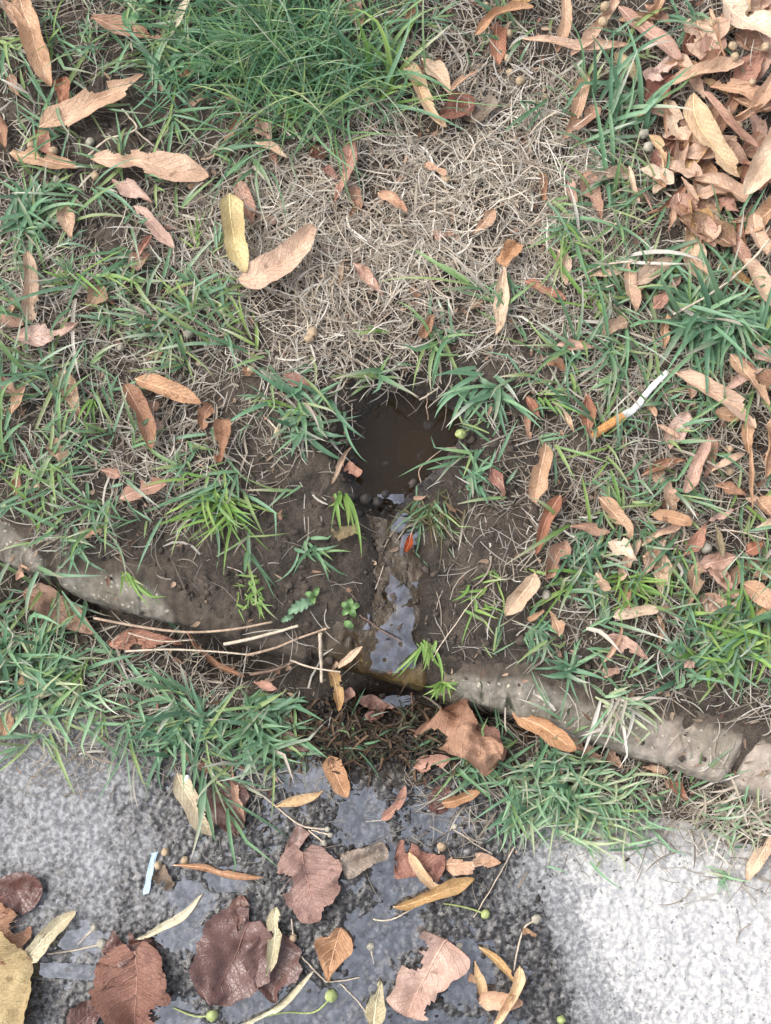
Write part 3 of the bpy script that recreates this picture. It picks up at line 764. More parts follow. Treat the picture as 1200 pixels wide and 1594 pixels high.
def leaf(kind, bu, bv, tu, tv, w_, bend, curl, arch, lift, colr, where, twist=None, crum=None, torn=None, wet=0.0, rib=None, stalk=0, roll=0.0, label=None, cat='leaf', drape=1.0, group='fallen leaves and bracts'):
    seed = int(bu * 7 + bv * 13 + tu * 3 + tv) % 100003; rg = np.random.default_rng(seed)
    nt, nq = (46, 17) if kind in 'hs' or w_ > 40 else (34, 11)
    du, dv = tu - bu, tv - bv; ln = math.hypot(du, dv); mu, mv = (bu + tu) / 2 + dv / ln * bend * 2, (bv + tv) / 2 - du / ln * bend * 2
    t = np.linspace(0, 1, nt)
    su = (1 - t) ** 2 * bu + 2 * t * (1 - t) * mu + t * t * tu; sv = (1 - t) ** 2 * bv + 2 * t * (1 - t) * mv + t * t * tv
    wb = ln * (.035 if kind in 'bn' else .02) * 2 * fbm(t * 2.2 + seed, t * 0 + 3, 8, 2) * np.sin(math.pi * t) ** .5
    su = su + dv / ln * wb; sv = sv - du / ln * wb
    x, y, z = G(su, sv)
    k = 9; zz = np.pad(z, k, mode='edge'); zs = np.convolve(zz, np.ones(2 * k + 1) / (2 * k + 1), 'valid')
    zs = drape * zs + (1 - drape) * zs.max()
    Lm = ln * PXM; Wm = w_ * PXM
    c3 = np.stack([x, y, zs], -1)
    tg = np.gradient(c3, axis=0); tg /= np.linalg.norm(tg, axis=1, keepdims=True)
    sd2 = np.cross([0, 0, 1.0], tg); sd2 /= np.linalg.norm(sd2, axis=1, keepdims=True); nn = np.cross(tg, sd2)
    tw = rg.normal(0, .35) if twist is None else twist
    ang = roll + tw * (t - .5)
    s3 = sd2 * np.cos(ang)[:, None] + nn * np.sin(ang)[:, None]; n3 = nn * np.cos(ang)[:, None] - sd2 * np.sin(ang)[:, None]
    qv = np.linspace(-1, 1, nq); f = PROF[kind](t)
    ragged = .085 if kind in 'bn' else .12
    if kind in 'bno':
        f = f ** rg.uniform(.75, 1.3) * (1 + rg.uniform(-.28, .28) * (t - .5) * 2)
    asl, asr = rg.uniform(.82, 1.15, 2)
    fl = asl * f * (1 + ragged * 2 * fbm(t * 7 + seed, t * 0 + 1, 5, 4)); fr_ = asr * f * (1 + ragged * 2 * fbm(t * 7 + seed, t * 0 + 9, 6, 4))
    if kind in 'h':
        saw = (t * 15 % 1) * .055; fl = fl * (1 + saw); fr_ = fr_ * (1 + np.roll(saw, 2))
    hw = np.where(qv[None] < 0, fl[:, None], fr_[:, None]) * Wm / 2
    curl = curl * (1.15 if wet == 0 else 1.0)
    cur = curl if abs(curl) > 1e-3 else 1e-3
    cl = cur * (1 + .45 * np.sin(t * rg.uniform(2, 6) + seed))[:, None] * np.ones((1, nq))
    if wet == 0:
        cl = cl * np.where(qv[None] < 0, rg.uniform(.5, 1.7), rg.uniform(.5, 1.7))
    phi = cl * qv[None]; lat = np.sin(phi) / cl * hw; hgt = (1 - np.cos(phi)) / cl * hw
    cr = (.055 if kind in 'bn' else .10) if crum is None else crum
    sc2 = 2.2 / max(Wm, .006)
    noise_z = cr * Wm * 2.0 * fbm(t[:, None] * Lm * sc2 + seed, qv[None] * Wm * .5 * sc2, 11, 3)
    fold = -.10 * Wm * (1 - np.abs(qv)[None]) ** 2 * f[:, None] * (1 if curl >= 0 else -1)
    wave = np.where(qv[None] < 0, np.sin(t * rg.uniform(6, 13) + rg.uniform(0, 6))[:, None], np.sin(t * rg.uniform(6, 13) + rg.uniform(0, 6))[:, None]) * np.abs(qv[None]) ** 2 * f[:, None]
    wave = wave * Wm * (rg.uniform(.04, .15) if wet == 0 else .03)
    lw = Lm * (rg.uniform(.0, .035) if wet == 0 else .004) * np.sin(t * rg.uniform(5, 9) + rg.uniform(0, 6))
    hz = hgt + noise_z + fold + wave + (arch * Lm * (4 * t * (1 - t)) + lw)[:, None]
    vt = c3[:, None] + s3[:, None] * lat[..., None] + n3[:, None] * hz[..., None]
    if kind == 'h':   # heart-shaped base and a drawn-out tip
        vt = vt - tg[:, None] * (.10 * Lm * (np.abs(qv)[None] ** 1.2 - .3) * np.clip(1 - t * 2.2, 0, 1)[:, None])[..., None]
    if float(y.mean() - yc(x.mean())) > .02: lift = lift + 3.0
    clr = vt[..., 2] - top(vt[..., 0], vt[..., 1])
    vt[..., 2] += lift * .001 - min(0.0, np.percentile(clr, 12)) + .0004
    clr = vt[..., 2] - top(vt[..., 0], vt[..., 1]); vt[..., 2] += np.maximum(0, .0006 - clr)
    quads = gridquads(nt, nq)
    tc, qc = np.meshgrid(t, qv, indexing='ij')
    kill = np.zeros(nt * nq, bool)
    for b in range(int(torn if torn is not None else int(rg.choice([0, 0, 1, 2])))):
        bt = rg.uniform(.1, .95); bq = rg.choice([-1, 1]) * rg.uniform(.75, 1.05); rt = rg.uniform(.04, .12); rq = rg.uniform(.25, .6)
        kill |= ((((tc - bt) / rt) ** 2 + ((qc - bq) / rq) ** 2) < 1 + .5 * fbm(tc * 25, qc * 6, seed % 97, 2)).ravel()
    quads = quads[~kill[quads].any(1)]
    o3 = vt[nt // 2, nq // 2].copy()
    uv = np.stack([tc, qc * .5 + .5], -1).reshape(-1, 2)
    me = npmesh('dry_leaf', (vt - o3).reshape(-1, 3), quads, mat_leaf(colr, wet), uv=uv)
    nm = {'b': 'strap_leaf', 'n': 'strap_leaf', 'o': 'oval_leaf', 'h': 'toothed_leaf', 's': 'leaf_fragment'}[kind]
    lab = label or '%s %s %s' % (CWORD.get(colr, colr), NOUN[kind], where)
    if len(lab.split()) > 15: lab = lab.replace('strap-shaped dry leaf', 'strap leaf').replace('oval dry leaf', 'oval leaf').replace('thin dry strap leaf', 'thin leaf')
    _seen[lab] = _seen.get(lab, 0) + 1
    o = obj(nm, me, label=lab, cat=cat, group=group); o.location = o3
    if rib is None: rib = w_ >= 12 and kind != 's'
    mid = vt[:, nq // 2] - o3
    if rib:
        nrm = np.cross(np.gradient(vt, axis=0)[:, nq // 2], np.gradient(vt, axis=1)[:, nq // 2]); nrm /= np.maximum(np.linalg.norm(nrm, axis=1, keepdims=True), 1e-9)
        nrm *= np.sign(nrm[:, 2:3] + 1e-9)
        rm = rib_mat(colr)
        a0, a1 = (0, nt - 3)
        tube('midrib', (mid + nrm * .00012)[a0:a1:2], np.linspace(.00050, .00018, len(range(a0, a1, 2))) * min(1.25, .6 + w_ / 60), rm, o, 4)
        if (kind == 'h' and not wet) or (kind == 'o' and w_ > 48 and not wet):
            nv = 5 if kind == 'h' else 4
            for s in (-1, 1):
                for m in range(nv):
                    t0 = .04 + m * (.13 if kind == 'h' else .17); kk = np.linspace(0, .9, 10)
                    ti = np.clip((t0 + kk * (.34 - .03 * m)) * (nt - 1), 0, nt - 1.001); qi = (s * kk * .5 + .5) * (nq - 1)
                    i0 = ti.astype(int); j0 = np.clip(qi, 0, nq - 1.001).astype(int); ft = (ti - i0)[:, None]; fq = (np.clip(qi, 0, nq - 1.001) - j0)[:, None]
                    pp = (vt[i0, j0] * (1 - ft) + vt[i0 + 1, j0] * ft) * (1 - fq) + (vt[i0, j0 + 1] * (1 - ft) + vt[i0 + 1, j0 + 1] * ft) * fq
                    tube('side_vein', pp - o3 + [0, 0, .00014], np.linspace(.00032, .00010, 10), rm, o, 3)
    if stalk:
        dr = (mid[0] - mid[3]); dr /= np.linalg.norm(dr); kk = np.linspace(0, 1, 9)[:, None]; sidev = np.cross([0, 0, 1], dr)
        pp = mid[0] + dr * kk * stalk * PXM + sidev * kk ** 2 * stalk * PXM * rg.uniform(-.4, .4)
        g_ = top(pp[:, 0] + o3[0], pp[:, 1] + o3[1]) - o3[2]; pp[:, 2] = np.maximum(pp[:, 2] - (kk[:, 0] * .002), g_ + .0008)
        tube('stalk', pp, np.linspace(.0007, .0005, 9), M_RIB if colr not in ('wine', 'darkbrown') else M_RIBD, o, 5)
    return o


#  kind, base u v, tip u v, width, bend, curl, arch, lift(mm), colour, where
LV = [
 ('b', 34, -4, 88, 152, 46, -6, .5, .03, 9, 'tan', 'large and upright in the grass at the top left corner'),
 ('b', -4, 4, 46, 66, 20, 3, .8, .02, 8, 'tan', 'reaching in beside the big corner leaf'),
 ('o', 147, 40, 270, 76, 38, -4, .5, .02, 6, 'brown', 'half hidden by grass near the top left'),
 ('n', 304, 4, 272, 74, 13, 3, .8, 0, 12, 'straw', 'standing yellowish beside the round green weed leaves'),
 ('s', 100, 138, 106, 188, 30, 3, .9, .05, 8, 'rust', 'folded and bright above the diagonal holed leaf', {'crum': .14}),
 ('b', 70, 214, 230, 132, 40, 3, .35, .03, 8, 'tan', 'lying diagonally with holes nibbled in its lower edge', {'torn': 3}),
 ('o', 62, 212, 84, 254, 32, 0, .6, .02, 4, 'rust', 'tucked under the lower end of the holed leaf'),
 ('b', 22, 250, 128, 272, 28, 4, .4, .02, 6, 'tan', 'small and level at the left below the holed leaf'),
 ('b', 148, 262, 330, 290, 46, 6, .4, .03, 9, 'tan', 'longest one with a jagged broken upper edge, upper left', {'torn': 3, 'crum': .08}),
 ('o', 178, 288, 240, 324, 32, 2, .7, .03, 4, 'pink', 'under the longest jagged leaf'),
 ('s', 310, 96, 290, 132, 22, 2, .8, 0, 6, 'tan', 'showing behind the round green weed leaf'),
 ('o', 392, 180, 344, 238, 30, 3, .9, .04, 6, 'brown', 'curled at the foot of the fine grass clump'),
 ('b', 372, 290, 396, 358, 26, -2, .8, .02, 6, 'pink', 'standing just above the yellow leaf'),
 ('b', 362, 320, 388, 442, 40, -6, .45, .03, 13, 'yellow', 'upright above the big crescent leaf', {'label': 'yellow pointed dry leaf standing upright above the big crescent-shaped leaf'}),
 ('o', 100, 328, 116, 382, 36, 2, .9, .04, 5, 'tan', 'curled in grass at the left edge, above the upright pair'),
 ('b', 214, 334, 276, 398, 22, 2, .7, .02, 7, 'pink', 'pale and slanting among blades left of the yellow leaf'),
 ('o', 240, 376, 216, 412, 24, 0, .8, .03, 6, 'rust', 'small and hidden in grass left of the yellow leaf'),
 ('o', -6, 186, 14, 244, 28, 2, .6, .02, 4, 'brown', 'cut by the left edge, beside the holed leaf'),
 ('b', 548, -6, 560, 58, 24, 0, .5, .02, 5, 'brown', 'behind wide grass blades at the top edge'),
 ('n', 656, 10, 630, 48, 16, 0, .9, 0, 6, 'tan', 'folded at the top edge right of the wide blades'),
 ('o', 780, 12, 840, 10, 38, 0, .5, .05, 9, 'ochre', 'bright, at the top edge left of the leaf pile'),
 ('b', 738, 72, 828, 28, 26, 10, .8, .08, 9, 'orange', 'arched below the bright ochre one at the top'),
 ('b', 772, 46, 774, 112, 26, -2, .5, .02, 4, 'rust', 'under the arched orange one at the top'),
 ('b', 632, 106, 694, 214, 28, -8, .8, .04, 9, 'ochre', 'curving down at the left of the reddish fan of leaves'),
 ('o', 656, 104, 704, 166, 36, 3, .6, .03, 7, 'pale', 'in the middle of the reddish fan of leaves'),
 ('o', 738, 172, 682, 196, 52, 0, .5, .02, 6, 'redbrown', 'broadest of the fan below the wide grass blades'),
 ('n', 742, 126, 698, 160, 16, 0, .9, .05, 10, 'tan', 'slanting across the top of the reddish fan'),
 ('s', 724, 198, 772, 166, 36, 2, .3, 0, 3, 'grey', 'weathered, right of the reddish fan'),
 ('o', 404, 194, 426, 236, 30, 0, .6, .03, 5, 'pink', 'below the fine grass clump, with a pale leaf touching it'),
 ('n', 400, 234, 450, 260, 19, 2, .8, .03, 8, 'pale', 'slanting below the fine grass clump'),
 ('o', 553, 232, 520, 330, 34, 2, .5, .03, 7, 'rust', 'alone on the straw above the small split curl'),
 ('s', 482, 244, 508, 252, 26, 0, .5, .02, 3, 'darkbrown', 'small, in straw left of the lone rust leaf'),
 ('s', 506, 268, 524, 290, 16, 0, .5, .02, 4, 'redbrown', 'small, touching the lone rust leaf'),
 ('b', 588, 312, 634, 342, 28, 6, 1.5, .06, 7, 'orange', 'small curled and split, alone in the middle of the straw'),
 ('s', 660, 266, 694, 282, 15, 0, .4, .02, 6, 'orange', 'small chip on straw below the reddish fan'),
 ('o', 766, 334, 734, 374, 26, 3, .9, .04, 6, 'tan', 'curled on straw right of the split curl'),
 ('s', 674, 376, 706, 370, 20, 0, .5, .02, 4, 'pink', 'low in the middle of the straw patch'),
 ('b', 376, 450, 491, 366, 44, -22, .35, .04, 13, 'tan', '', {'label': 'big crescent-shaped tan dry leaf curving up from the yellow leaf', 'torn': 0}),
 # the pile at the upper right
 ('o', 1078, 36, 1104, 122, 76, 0, .4, .04, 4, 'tan', 'broad, under the others at the top of the leaf pile'),
 ('o', 1128, 152, 1182, 98, 54, 2, .4, .03, 6, 'rust', 'broad, near the top of the leaf pile by the right edge'),
 ('o', 1002, 168, 1042, 128, 48, 0, .5, .03, 5, 'redbrown', 'beside the tall grass blades in the leaf pile'),
 ('o', 1012, 278, 1042, 232, 42, 2, .5, .03, 5, 'redbrown', 'lowest left, under the ochre bow of the leaf pile'),
 ('o', 1036, 252, 1054, 218, 40, 0, .5, .02, 6, 'darkbrown', 'behind the ochre bow of the leaf pile'),
 ('o', 1105, 254, 1168, 272, 42, 3, .7, .04, 8, 'brown', 'wrinkled, right of the ochre bow in the pile', {'crum': .16}),
 ('o', 1150, 300, 1200, 262, 50, 0, .5, .02, 5, 'rust', 'under the long pale leaf at the right edge'),
 ('o', 1090, 190, 1150, 200, 60, 0, .4, .02, 4, 'tan', 'broad, in the middle of the pile behind the mauve curl'),
 ('o', 1140, 60, 1200, 110, 54, 0, .5, .02, 3, 'brown', 'behind the cream leaf in the top right corner'),
 ('b', 960, 2, 884, 102, 24, 9, .9, .05, 8, 'tan', 'arched at the top edge left of the tall blades'),
 ('b', 874, -4, 862, 98, 20, 7, 1.0, .04, 8, 'tan', 'curled upright on straw at the top, left of the arched one'),
 ('b', 810, 78, 986, 88, 20, -5, .9, .03, 9, 'tan', 'long and level, crossing behind the tall blades'),
 ('b', 956, 28, 1054, 110, 30, 0, .5, .03, 8, 'pink', 'slanting out behind the tall blades at the top'),
 ('b', 1112, 26, 1206, 84, 46, -6, .5, .06, 15, 'pale', 'creamy, in the top right corner'),
 ('b', 1034, 150, 1148, 116, 30, -4, .7, .05, 12, 'tan', 'lying level across the middle top of the pile'),
 ('b', 1206, 112, 1158, 194, 30, 6, .8, .06, 13, 'tan', 'bent, at the right edge above the wrinkled roll'),
 ('b', 1098, 152, 1188, 184, 32, 8, .8, .06, 10, 'orange', 'bowed, across the upper middle of the pile'),
 ('b', 1070, 168, 1140, 298, 38, -18, .5, .05, 15, 'ochre', 'bowed like a boomerang in the pile'),
 ('b', 1082, 166, 1166, 252, 22, -8, 1.1, .05, 16, 'pink', 'narrow mauve curl right of the ochre bow'),
 ('b', 1206, 200, 1144, 324, 46, 5, .5, .05, 17, 'pale', 'long and broad, pointing down at the right edge'),
 ('s', 1130, 208, 1204, 182, 32, 3, 1.2, .04, 12, 'tan', 'rolled and wrinkled at the right edge', {'crum': .16}),
 ('o', 954, 94, 988, 138, 30, 0, .6, .03, 5, 'greenish', 'behind the tall grass blades'),
 ('b', 908, 128, 882, 208, 24, 2, .6, .03, 6, 'tan', 'upper of two left of the tall blades'),
 ('b', 930, 178, 872, 226, 22, 0, .6, .03, 6, 'brown', 'lower of two left of the tall blades'),
 ('n', 1028, 172, 1030, 228, 11, 0, .6, 0, 10, 'tan', 'slim, left of the ochre bow'),
 ('o', 1010, 282, 1030, 304, 24, 0, .5, .02, 8, 'orange', 'small and bright under the ochre bow'),
 ('n', 974, 272, 990, 328, 14, -3, 1.1, .03, 8, 'pale', 'curled, below the tall blades'),
 ('o', 905, 278, 932, 352, 32, 2, .5, .02, 5, 'brown', 'upper right of the pair left of the white stem'),
 ('o', 884, 284, 894, 338, 24, 0, .6, .02, 4, 'pink', 'slimmer of the pair on straw below the tall blades'),
 ('s', 842, 278, 846, 322, 16, 0, .6, .02, 4, 'brown', 'slim, on straw at the left of the dull pair'),
 ('n', 1054, 290, 1080, 328, 16, 0, .9, .04, 9, 'tan', 'short, just under the ochre bow'),
 ('o', 1084, 388, 1112, 342, 38, 0, .5, .04, 8, 'tan', 'with fine side veins at the foot of the pile'),
 ('o', 1112, 322, 1144, 342, 32, 0, .6, .03, 7, 'rust', 'small, under the tip of the long pale leaf'),
 ('n', 1174, 348, 1204, 318, 22, 0, .7, .03, 8, 'redbrown', 'at the right edge below the long pale leaf'),
 ('b', 1164, 346, 1184, 412, 30, -4, .7, .04, 10, 'tan', 'upright at the right edge below the pile'),
 ('b', 1080, 320, 1128, 308, 24, 0, .6, .03, 9, 'tan', 'level, between the bow and the pale long leaf'),
 ('o', 1180, 40, 1206, 130, 44, 0, .4, .02, 6, 'pink', 'cut by the right edge near the top'),
 ('s', 1000, 142, 1044, 108, 34, 0, .5, .03, 8, 'pink', 'with a ragged edge behind the tall blades', {'torn': 2}),
 ('b', 1120, 96, 1066, 140, 26, 2, .6, .04, 10, 'brown', 'slanting over the broad tan one of the pile'),
 ('b', 1186, 268, 1206, 200, 26, 0, .6, .03, 8, 'orange', 'cut by the right edge, under the long pale leaf'),
 ('n', 1096, 36, 1118, 110, 14, -4, 1.0, .04, 13, 'tan', 'curled rim standing at the top of the pile'),
 ('o', 1060, 90, 1120, 60, 56, 0, .5, .03, 2, 'redbrown', 'beneath the broad tan one of the pile'),
 ('o', 1150, 20, 1206, 10, 46, 0, .5, .03, 4, 'tan', 'at the very top right corner'),
 ('o', 1050, 220, 1092, 262, 46, 0, .5, .03, 2, 'rust', 'bottom layer beneath the ochre bow'),
 ('o', 1150, 236, 1206, 246, 48, 0, .5, .03, 2, 'brown', 'bottom layer beneath the long pale one'),
 ('b', 1040, 100, 1090, 168, 26, 3, .7, .04, 7, 'tan', 'slanting down left of the mauve curl'),
 ('b', 1206, 322, 1150, 378, 30, 3, .7, .05, 9, 'tan', 'slanting at the right edge below the pile'),
 ('o', 1040, 330, 1082, 362, 30, 0, .6, .04, 5, 'brown', 'dull, in grass below the ochre bow'),
 ('b', 1120, 360, 1160, 424, 24, -3, .7, .04, 8, 'pink', 'upright, below the veined one at the foot of the pile'),
 ('o', 1000, 20, 1040, 50, 34, 0, .6, .04, 4, 'brown', 'between tall blades and top of the pile'),
 ('n', 984, 196, 1020, 182, 16, 2, .9, .04, 8, 'tan', 'short, behind the pale seeds by the tall blades'),
 ('o', 1178, 150, 1206, 176, 40, 0, .5, .02, 4, 'redbrown', 'at the right edge behind the rolled one'),
 ('b', 1130, 560, 1190, 640, 26, 3, .6, .04, 7, 'tan', 'half covered by grass between swirl and long slanting one'),
 ('o', 1172, 780, 1206, 820, 34, 0, .7, .05, 6, 'tan', 'at the right edge below the ribbons'),
 ('b', 1010, 730, 1046, 800, 22, 2, .6, .03, 4, 'muted', 'deep in grass left of the ribbons'),
 ('o', 1166, 900, 1206, 890, 28, 0, .6, .04, 6, 'brown', 'at the right edge above the orange one'),
 # left and middle
 ('b', 52, 404, 54, 512, 32, 3, .7, .03, 8, 'muted', 'weathered and upright at the left edge above the broad brown one'),
 ('o', 30, 534, 130, 512, 40, -6, .6, .05, 8, 'pink', 'broad and veined at the left edge'),
 ('o', 166, 452, 138, 490, 32, 0, .5, .03, 4, 'muted', 'deep in grass at the left, right of the weathered upright one'),
 ('o', 204, 420, 238, 402, 36, 0, .6, .03, 4, 'brown', 'in grass left of the yellow leaf, beside a small hidden one'),
 ('b', 217, 600, 318, 638, 31, 2, .6, .04, 10, 'orange', 'bright and level left of the puddle'),
 ('b', 200, 608, 242, 708, 31, 5, .7, .05, 9, 'brown', 'bent in the middle below the bright orange one', {'torn': 0}),
 ('s', 350, 660, 344, 728, 27, 2, .6, .03, 7, 'brown', 'ragged, between the bent leaf and the puddle', {'torn': 3}),
 ('o', 104, 582, 128, 660, 34, 3, .6, .03, 6, 'muted', 'under blades left of the bent brown one'),
 ('o', 4, 594, 36, 628, 22, 0, .7, .03, 5, 'brown', 'small, in grass at the left edge'),
 ('n', 24, 652, 46, 608, 18, 2, .8, .03, 7, 'tan', 'crossing the small brown one at the left edge'),
 ('b', 192, 782, 264, 758, 26, 3, .5, .03, 6, 'pink', 'lying level on soil above the left kerb', {'torn': 2}),
 ('s', 84, 694, 108, 718, 30, 0, .5, .02, 3, 'muted', 'deep in grass at the left'),
 ('s', 246, 660, 254, 676, 14, 0, .5, 0, 5, 'pink', 'tiny chip beside the bent brown leaf'),
 ('o', 550, 418, 598, 470, 27, 2, .5, .03, 5, 'pink', 'below the straw patch, right of the crescent leaf'),
 ('s', 640, 452, 650, 470, 14, 0, .5, .02, 4, 'brown', 'small chip low in the straw patch'),
 ('s', 654, 532, 674, 498, 22, 0, .8, .04, 4, 'brown', 'crumpled above the puddle', {'crum': .2}),
 ('o', 444, 588, 492, 612, 21, 0, .4, .02, 3, 'redbrown', 'damp, at the upper left of the puddle'),
 ('s', 800, 390, 776, 424, 36, 2, .7, .05, 8, 'orange', 'bright and crumpled above a long pale strip', {'crum': .14}),
 ('n', 782, 424, 768, 534, 22, 2, .7, .02, 9, 'pale', 'long strip upright at the upper right of the puddle'),
 ('s', 538, 728, 562, 742, 19, 0, .3, 0, 1, 'rust', 'soaked, at the lower left rim of the puddle', {'wet': 1.0}),
 ('o', 764, 734, 784, 776, 24, 0, .6, .03, 4, 'redbrown', 'low in the straw right of the puddle'),
 ('n', 550, 698, 517, 758, 11, -4, 1.0, .03, 3, 'muted', 'shrivelled on the left bank of the puddle'),
 # right middle
 ('o', 868, 398, 880, 454, 28, 0, .6, .04, 6, 'tan', 'above the red-brown strap at the right of the straw'),
 ('b', 814, 448, 878, 476, 21, 3, .9, .04, 7, 'rust', 'rolled, at the right end of the straw patch'),
 ('b', 974, 418, 986, 494, 24, -3, .7, .03, 7, 'tan', 'upright beneath the white dry stem'),
 ('n', 914, 440, 972, 430, 16, 0, .7, .03, 7, 'tan', 'level beneath the white dry stem'),
 ('o', 1010, 492, 1037, 466, 21, 0, .8, .05, 10, 'rust', 'small and spoon-like in thick grass at the right'),
 ('b', 984, 452, 1042, 412, 24, 0, .6, .03, 6, 'muted', 'slanting in thick grass above the spoon-like one'),
 ('n', 1068, 408, 1100, 442, 13, 0, .8, .03, 8, 'tan', 'short, in thick grass below the leaf pile'),
 ('b', 1148, 416, 1198, 494, 36, 3, .6, .04, 10, 'tan', 'broad, at the right edge above the thick grass swirl'),
 ('o', 864, 546, 924, 550, 26, 2, .6, .04, 6, 'pink', 'in grass right above the folded rust pair'),
 ('s', 852, 562, 878, 582, 24, 0, .6, .03, 4, 'brown', 'just below the pinkish one in thick grass'),
 ('n', 1018, 654, 998, 624, 18, 0, .7, .03, 4, 'tan', 'behind the cigarette butt'),
 ('o', 908, 622, 916, 694, 36, -3, 1.0, .05, 8, 'rust', 'folded, beside the orange end of the cigarette butt'),
 ('n', 874, 648, 890, 680, 16, 0, .8, .03, 7, 'pale', 'touching the folded rust leaf by the cigarette'),
 ('b', 1044, 590, 1168, 676, 38, 8, .6, .04, 9, 'tan', 'long, slanting down right of the cigarette butt'),
 ('o', 1162, 544, 1206, 578, 32, 0, .5, .03, 6, 'pink', 'at the right edge above the long slanting one'),
 ('n', 1128, 568, 1172, 582, 19, 0, .7, .03, 6, 'brown', 'in grass above the long slanting one'),
 ('b', 1196, 656, 1182, 752, 38, 4, 1.0, .05, 10, 'tan', 'cupped like a spoon at the right edge', {'label': 'cupped spoon-like tan leaf with dark rim at the right edge'}),
 ('b', 1096, 690, 1058, 774, 26, 3, .6, .03, 8, 'pink', 'slanting in grass below the long tan leaf'),
 ('n', 1018, 668, 1052, 688, 15, 0, .7, .03, 6, 'tan', 'below the cigarette butt in grass'),
 ('b', 846, 698, 829, 790, 33, 2, .5, .03, 8, 'tan', 'upright over the slim rust one'),
 ('b', 869, 778, 831, 870, 25, -4, .8, .04, 9, 'rust', 'slim and upright above the bare soil at right'),
 ('n', 1158, 698, 1162, 804, 11, 3, .9, .02, 9, 'tan', 'ribbon hanging upright below the spoon-like leaf'),
 ('n', 1100, 742, 1152, 714, 13, 3, .9, .04, 9, 'tan', 'ribbon bowed left of the spoon-like leaf'),
 ('o', 1108, 760, 1158, 776, 19, 0, .6, .03, 5, 'brown', 'under the ribbons at the right'),
 ('s', 1034, 770, 1052, 784, 16, 0, .6, .03, 6, 'orange', 'small chip left of the ribbons'),
 ('n', 884, 824, 946, 834, 19, 3, .8, .03, 6, 'brown', 'level, right of the slim rust upright one'),
 ('b', 928, 780, 980, 846, 27, 3, .6, .03, 7, 'tan', 'upper of the overlapping two above the green tufts', {'torn': 2}),
 ('o', 942, 850, 987, 880, 31, 0, .5, .03, 9, 'pale', 'lower of the overlapping two above the green tufts'),
 ('b', 1008, 808, 1070, 822, 21, 3, .7, .04, 9, 'orange', 'upper of two crossing straps at the right'),
 ('b', 994, 854, 1058, 820, 19, 2, .8, .03, 7, 'tan', 'lower of two crossing straps at the right'),
 ('o', 1058, 870, 1094, 818, 27, -3, .8, .05, 7, 'rust', 'hollow, right of the crossing straps'),
 ('o', 1098, 816, 1138, 798, 22, 0, .7, .04, 7, 'pink', 'above the olive stub at the right'),
 ('n', 1107, 822, 1119, 874, 15, 0, 1.4, .02, 8, 'olive', 'stiff stub at the right of the hollow rust one'),
 ('o', 1154, 864, 1182, 848, 24, 0, .8, .04, 6, 'rust', 'small, at the right edge above the bright green clump'),
 ('o', 1080, 878, 1064, 948, 31, 2, .5, .02, 6, 'muted', 'broad, behind grass above the bright green clump'),
 ('s', 1088, 944, 1144, 956, 36, 0, .8, .04, 6, 'brown', 'crumpled, above the bright green clump', {'crum': .22}),
 ('b', 1146, 914, 1206, 960, 34, 4, .6, .05, 11, 'orange', 'at the right edge over the bright green clump'),
 ('b', 830, 896, 784, 962, 29, 3, .5, .03, 7, 'pale', 'lone, on the bare soil at right of the trickle'),
 ('b', 950, 964, 1020, 954, 19, 3, .6, .03, 6, 'pale', 'level, above the leaf with a thread stalk'),
 ('n', 960, 972, 934, 1034, 11, 8, 1.0, .04, 7, 'tan', 'arched ribbon left of the leaf with a thread stalk'),
 ('o', 940, 992, 1005, 1030, 28, 2, .4, .03, 7, 'pink', 'with a thread stalk on dark soil near the right kerb'),
 ('s', 936, 1050, 962, 1044, 14, 0, .5, .02, 5, 'pink', 'small chip on soil near the right kerb'),
 ('s', 1060, 1034, 1076, 1038, 14, 0, .6, .03, 5, 'pink', 'small chip left of the bright green clump'),
 # gutter and kerb
 ('o', 34, 908, 54, 886, 18, 0, .8, .05, 9, 'tan', 'poking up at the left kerb joint'),
 ('b', 40, 924, 152, 988, 48, 4, .5, .03, 6, 'brown', 'large, behind blades in the gap under the left kerb'),
 ('o', 168, 1002, 288, 1004, 42, 4, .6, .03, 3, 'rust', 'broad, in the dark gap behind the long twigs'),
 ('b', 296, 988, 384, 1056, 17, -13, 1.2, .03, 12, 'brown', 'curled pod-like, hooked over the gutter under the twigs'),
 ('n', 22, 1106, 6, 1154, 26, 0, .6, .02, 5, 'tan', 'at the left edge on the pavement rim'),
 ('n', 30, 1066, 64, 1048, 20, 0, .6, .03, 5, 'ochre', 'upper of two under the left gutter grass'),
 ('n', 38, 1088, 90, 1080, 16, 0, .6, .03, 6, 'cream', 'lower of two under the left gutter grass'),
 ('s', 126, 838, 162, 828, 22, 0, .7, .04, 5, 'tan', 'small, on the left kerb stone under grass'),
 ('n', 284, 1170, 344, 1208, 17, 0, .7, .02, 3, 'brown', 'damp, at the pavement rim above the oval wet leaf'),
 ('s', 518, 838, 558, 826, 20, 0, .2, 0, 4, 'olive', 'flat bark-like, on bare soil left of the trickle'),
 ('n', 641, 834, 631, 864, 13, 0, .5, .02, 5, 'red', 'tiny and vivid in the trickle below the puddle'),
 ('n', 564, 1010, 514, 1050, 17, 3, 1.2, .05, 13, 'pale', 'upper arm of the forked one hanging off the kerb'),
 ('b', 515, 1046, 528, 1110, 19, 3, 1.1, .04, 14, 'ochre', 'lower lobe of the forked one hanging off the kerb'),
 ('s', 684, 1106, 776, 1180, 92, -6, .7, .05, 9, 'brown', '', {'crum': .26, 'torn': 2, 'label': 'big crumpled brown leaf wedged in the gutter below the kerb'}),
 ('h', 722, 1148, 776, 1192, 78, 4, .5, .05, 5, 'wetbrown', 'spread under the big crumpled one in the gutter'),
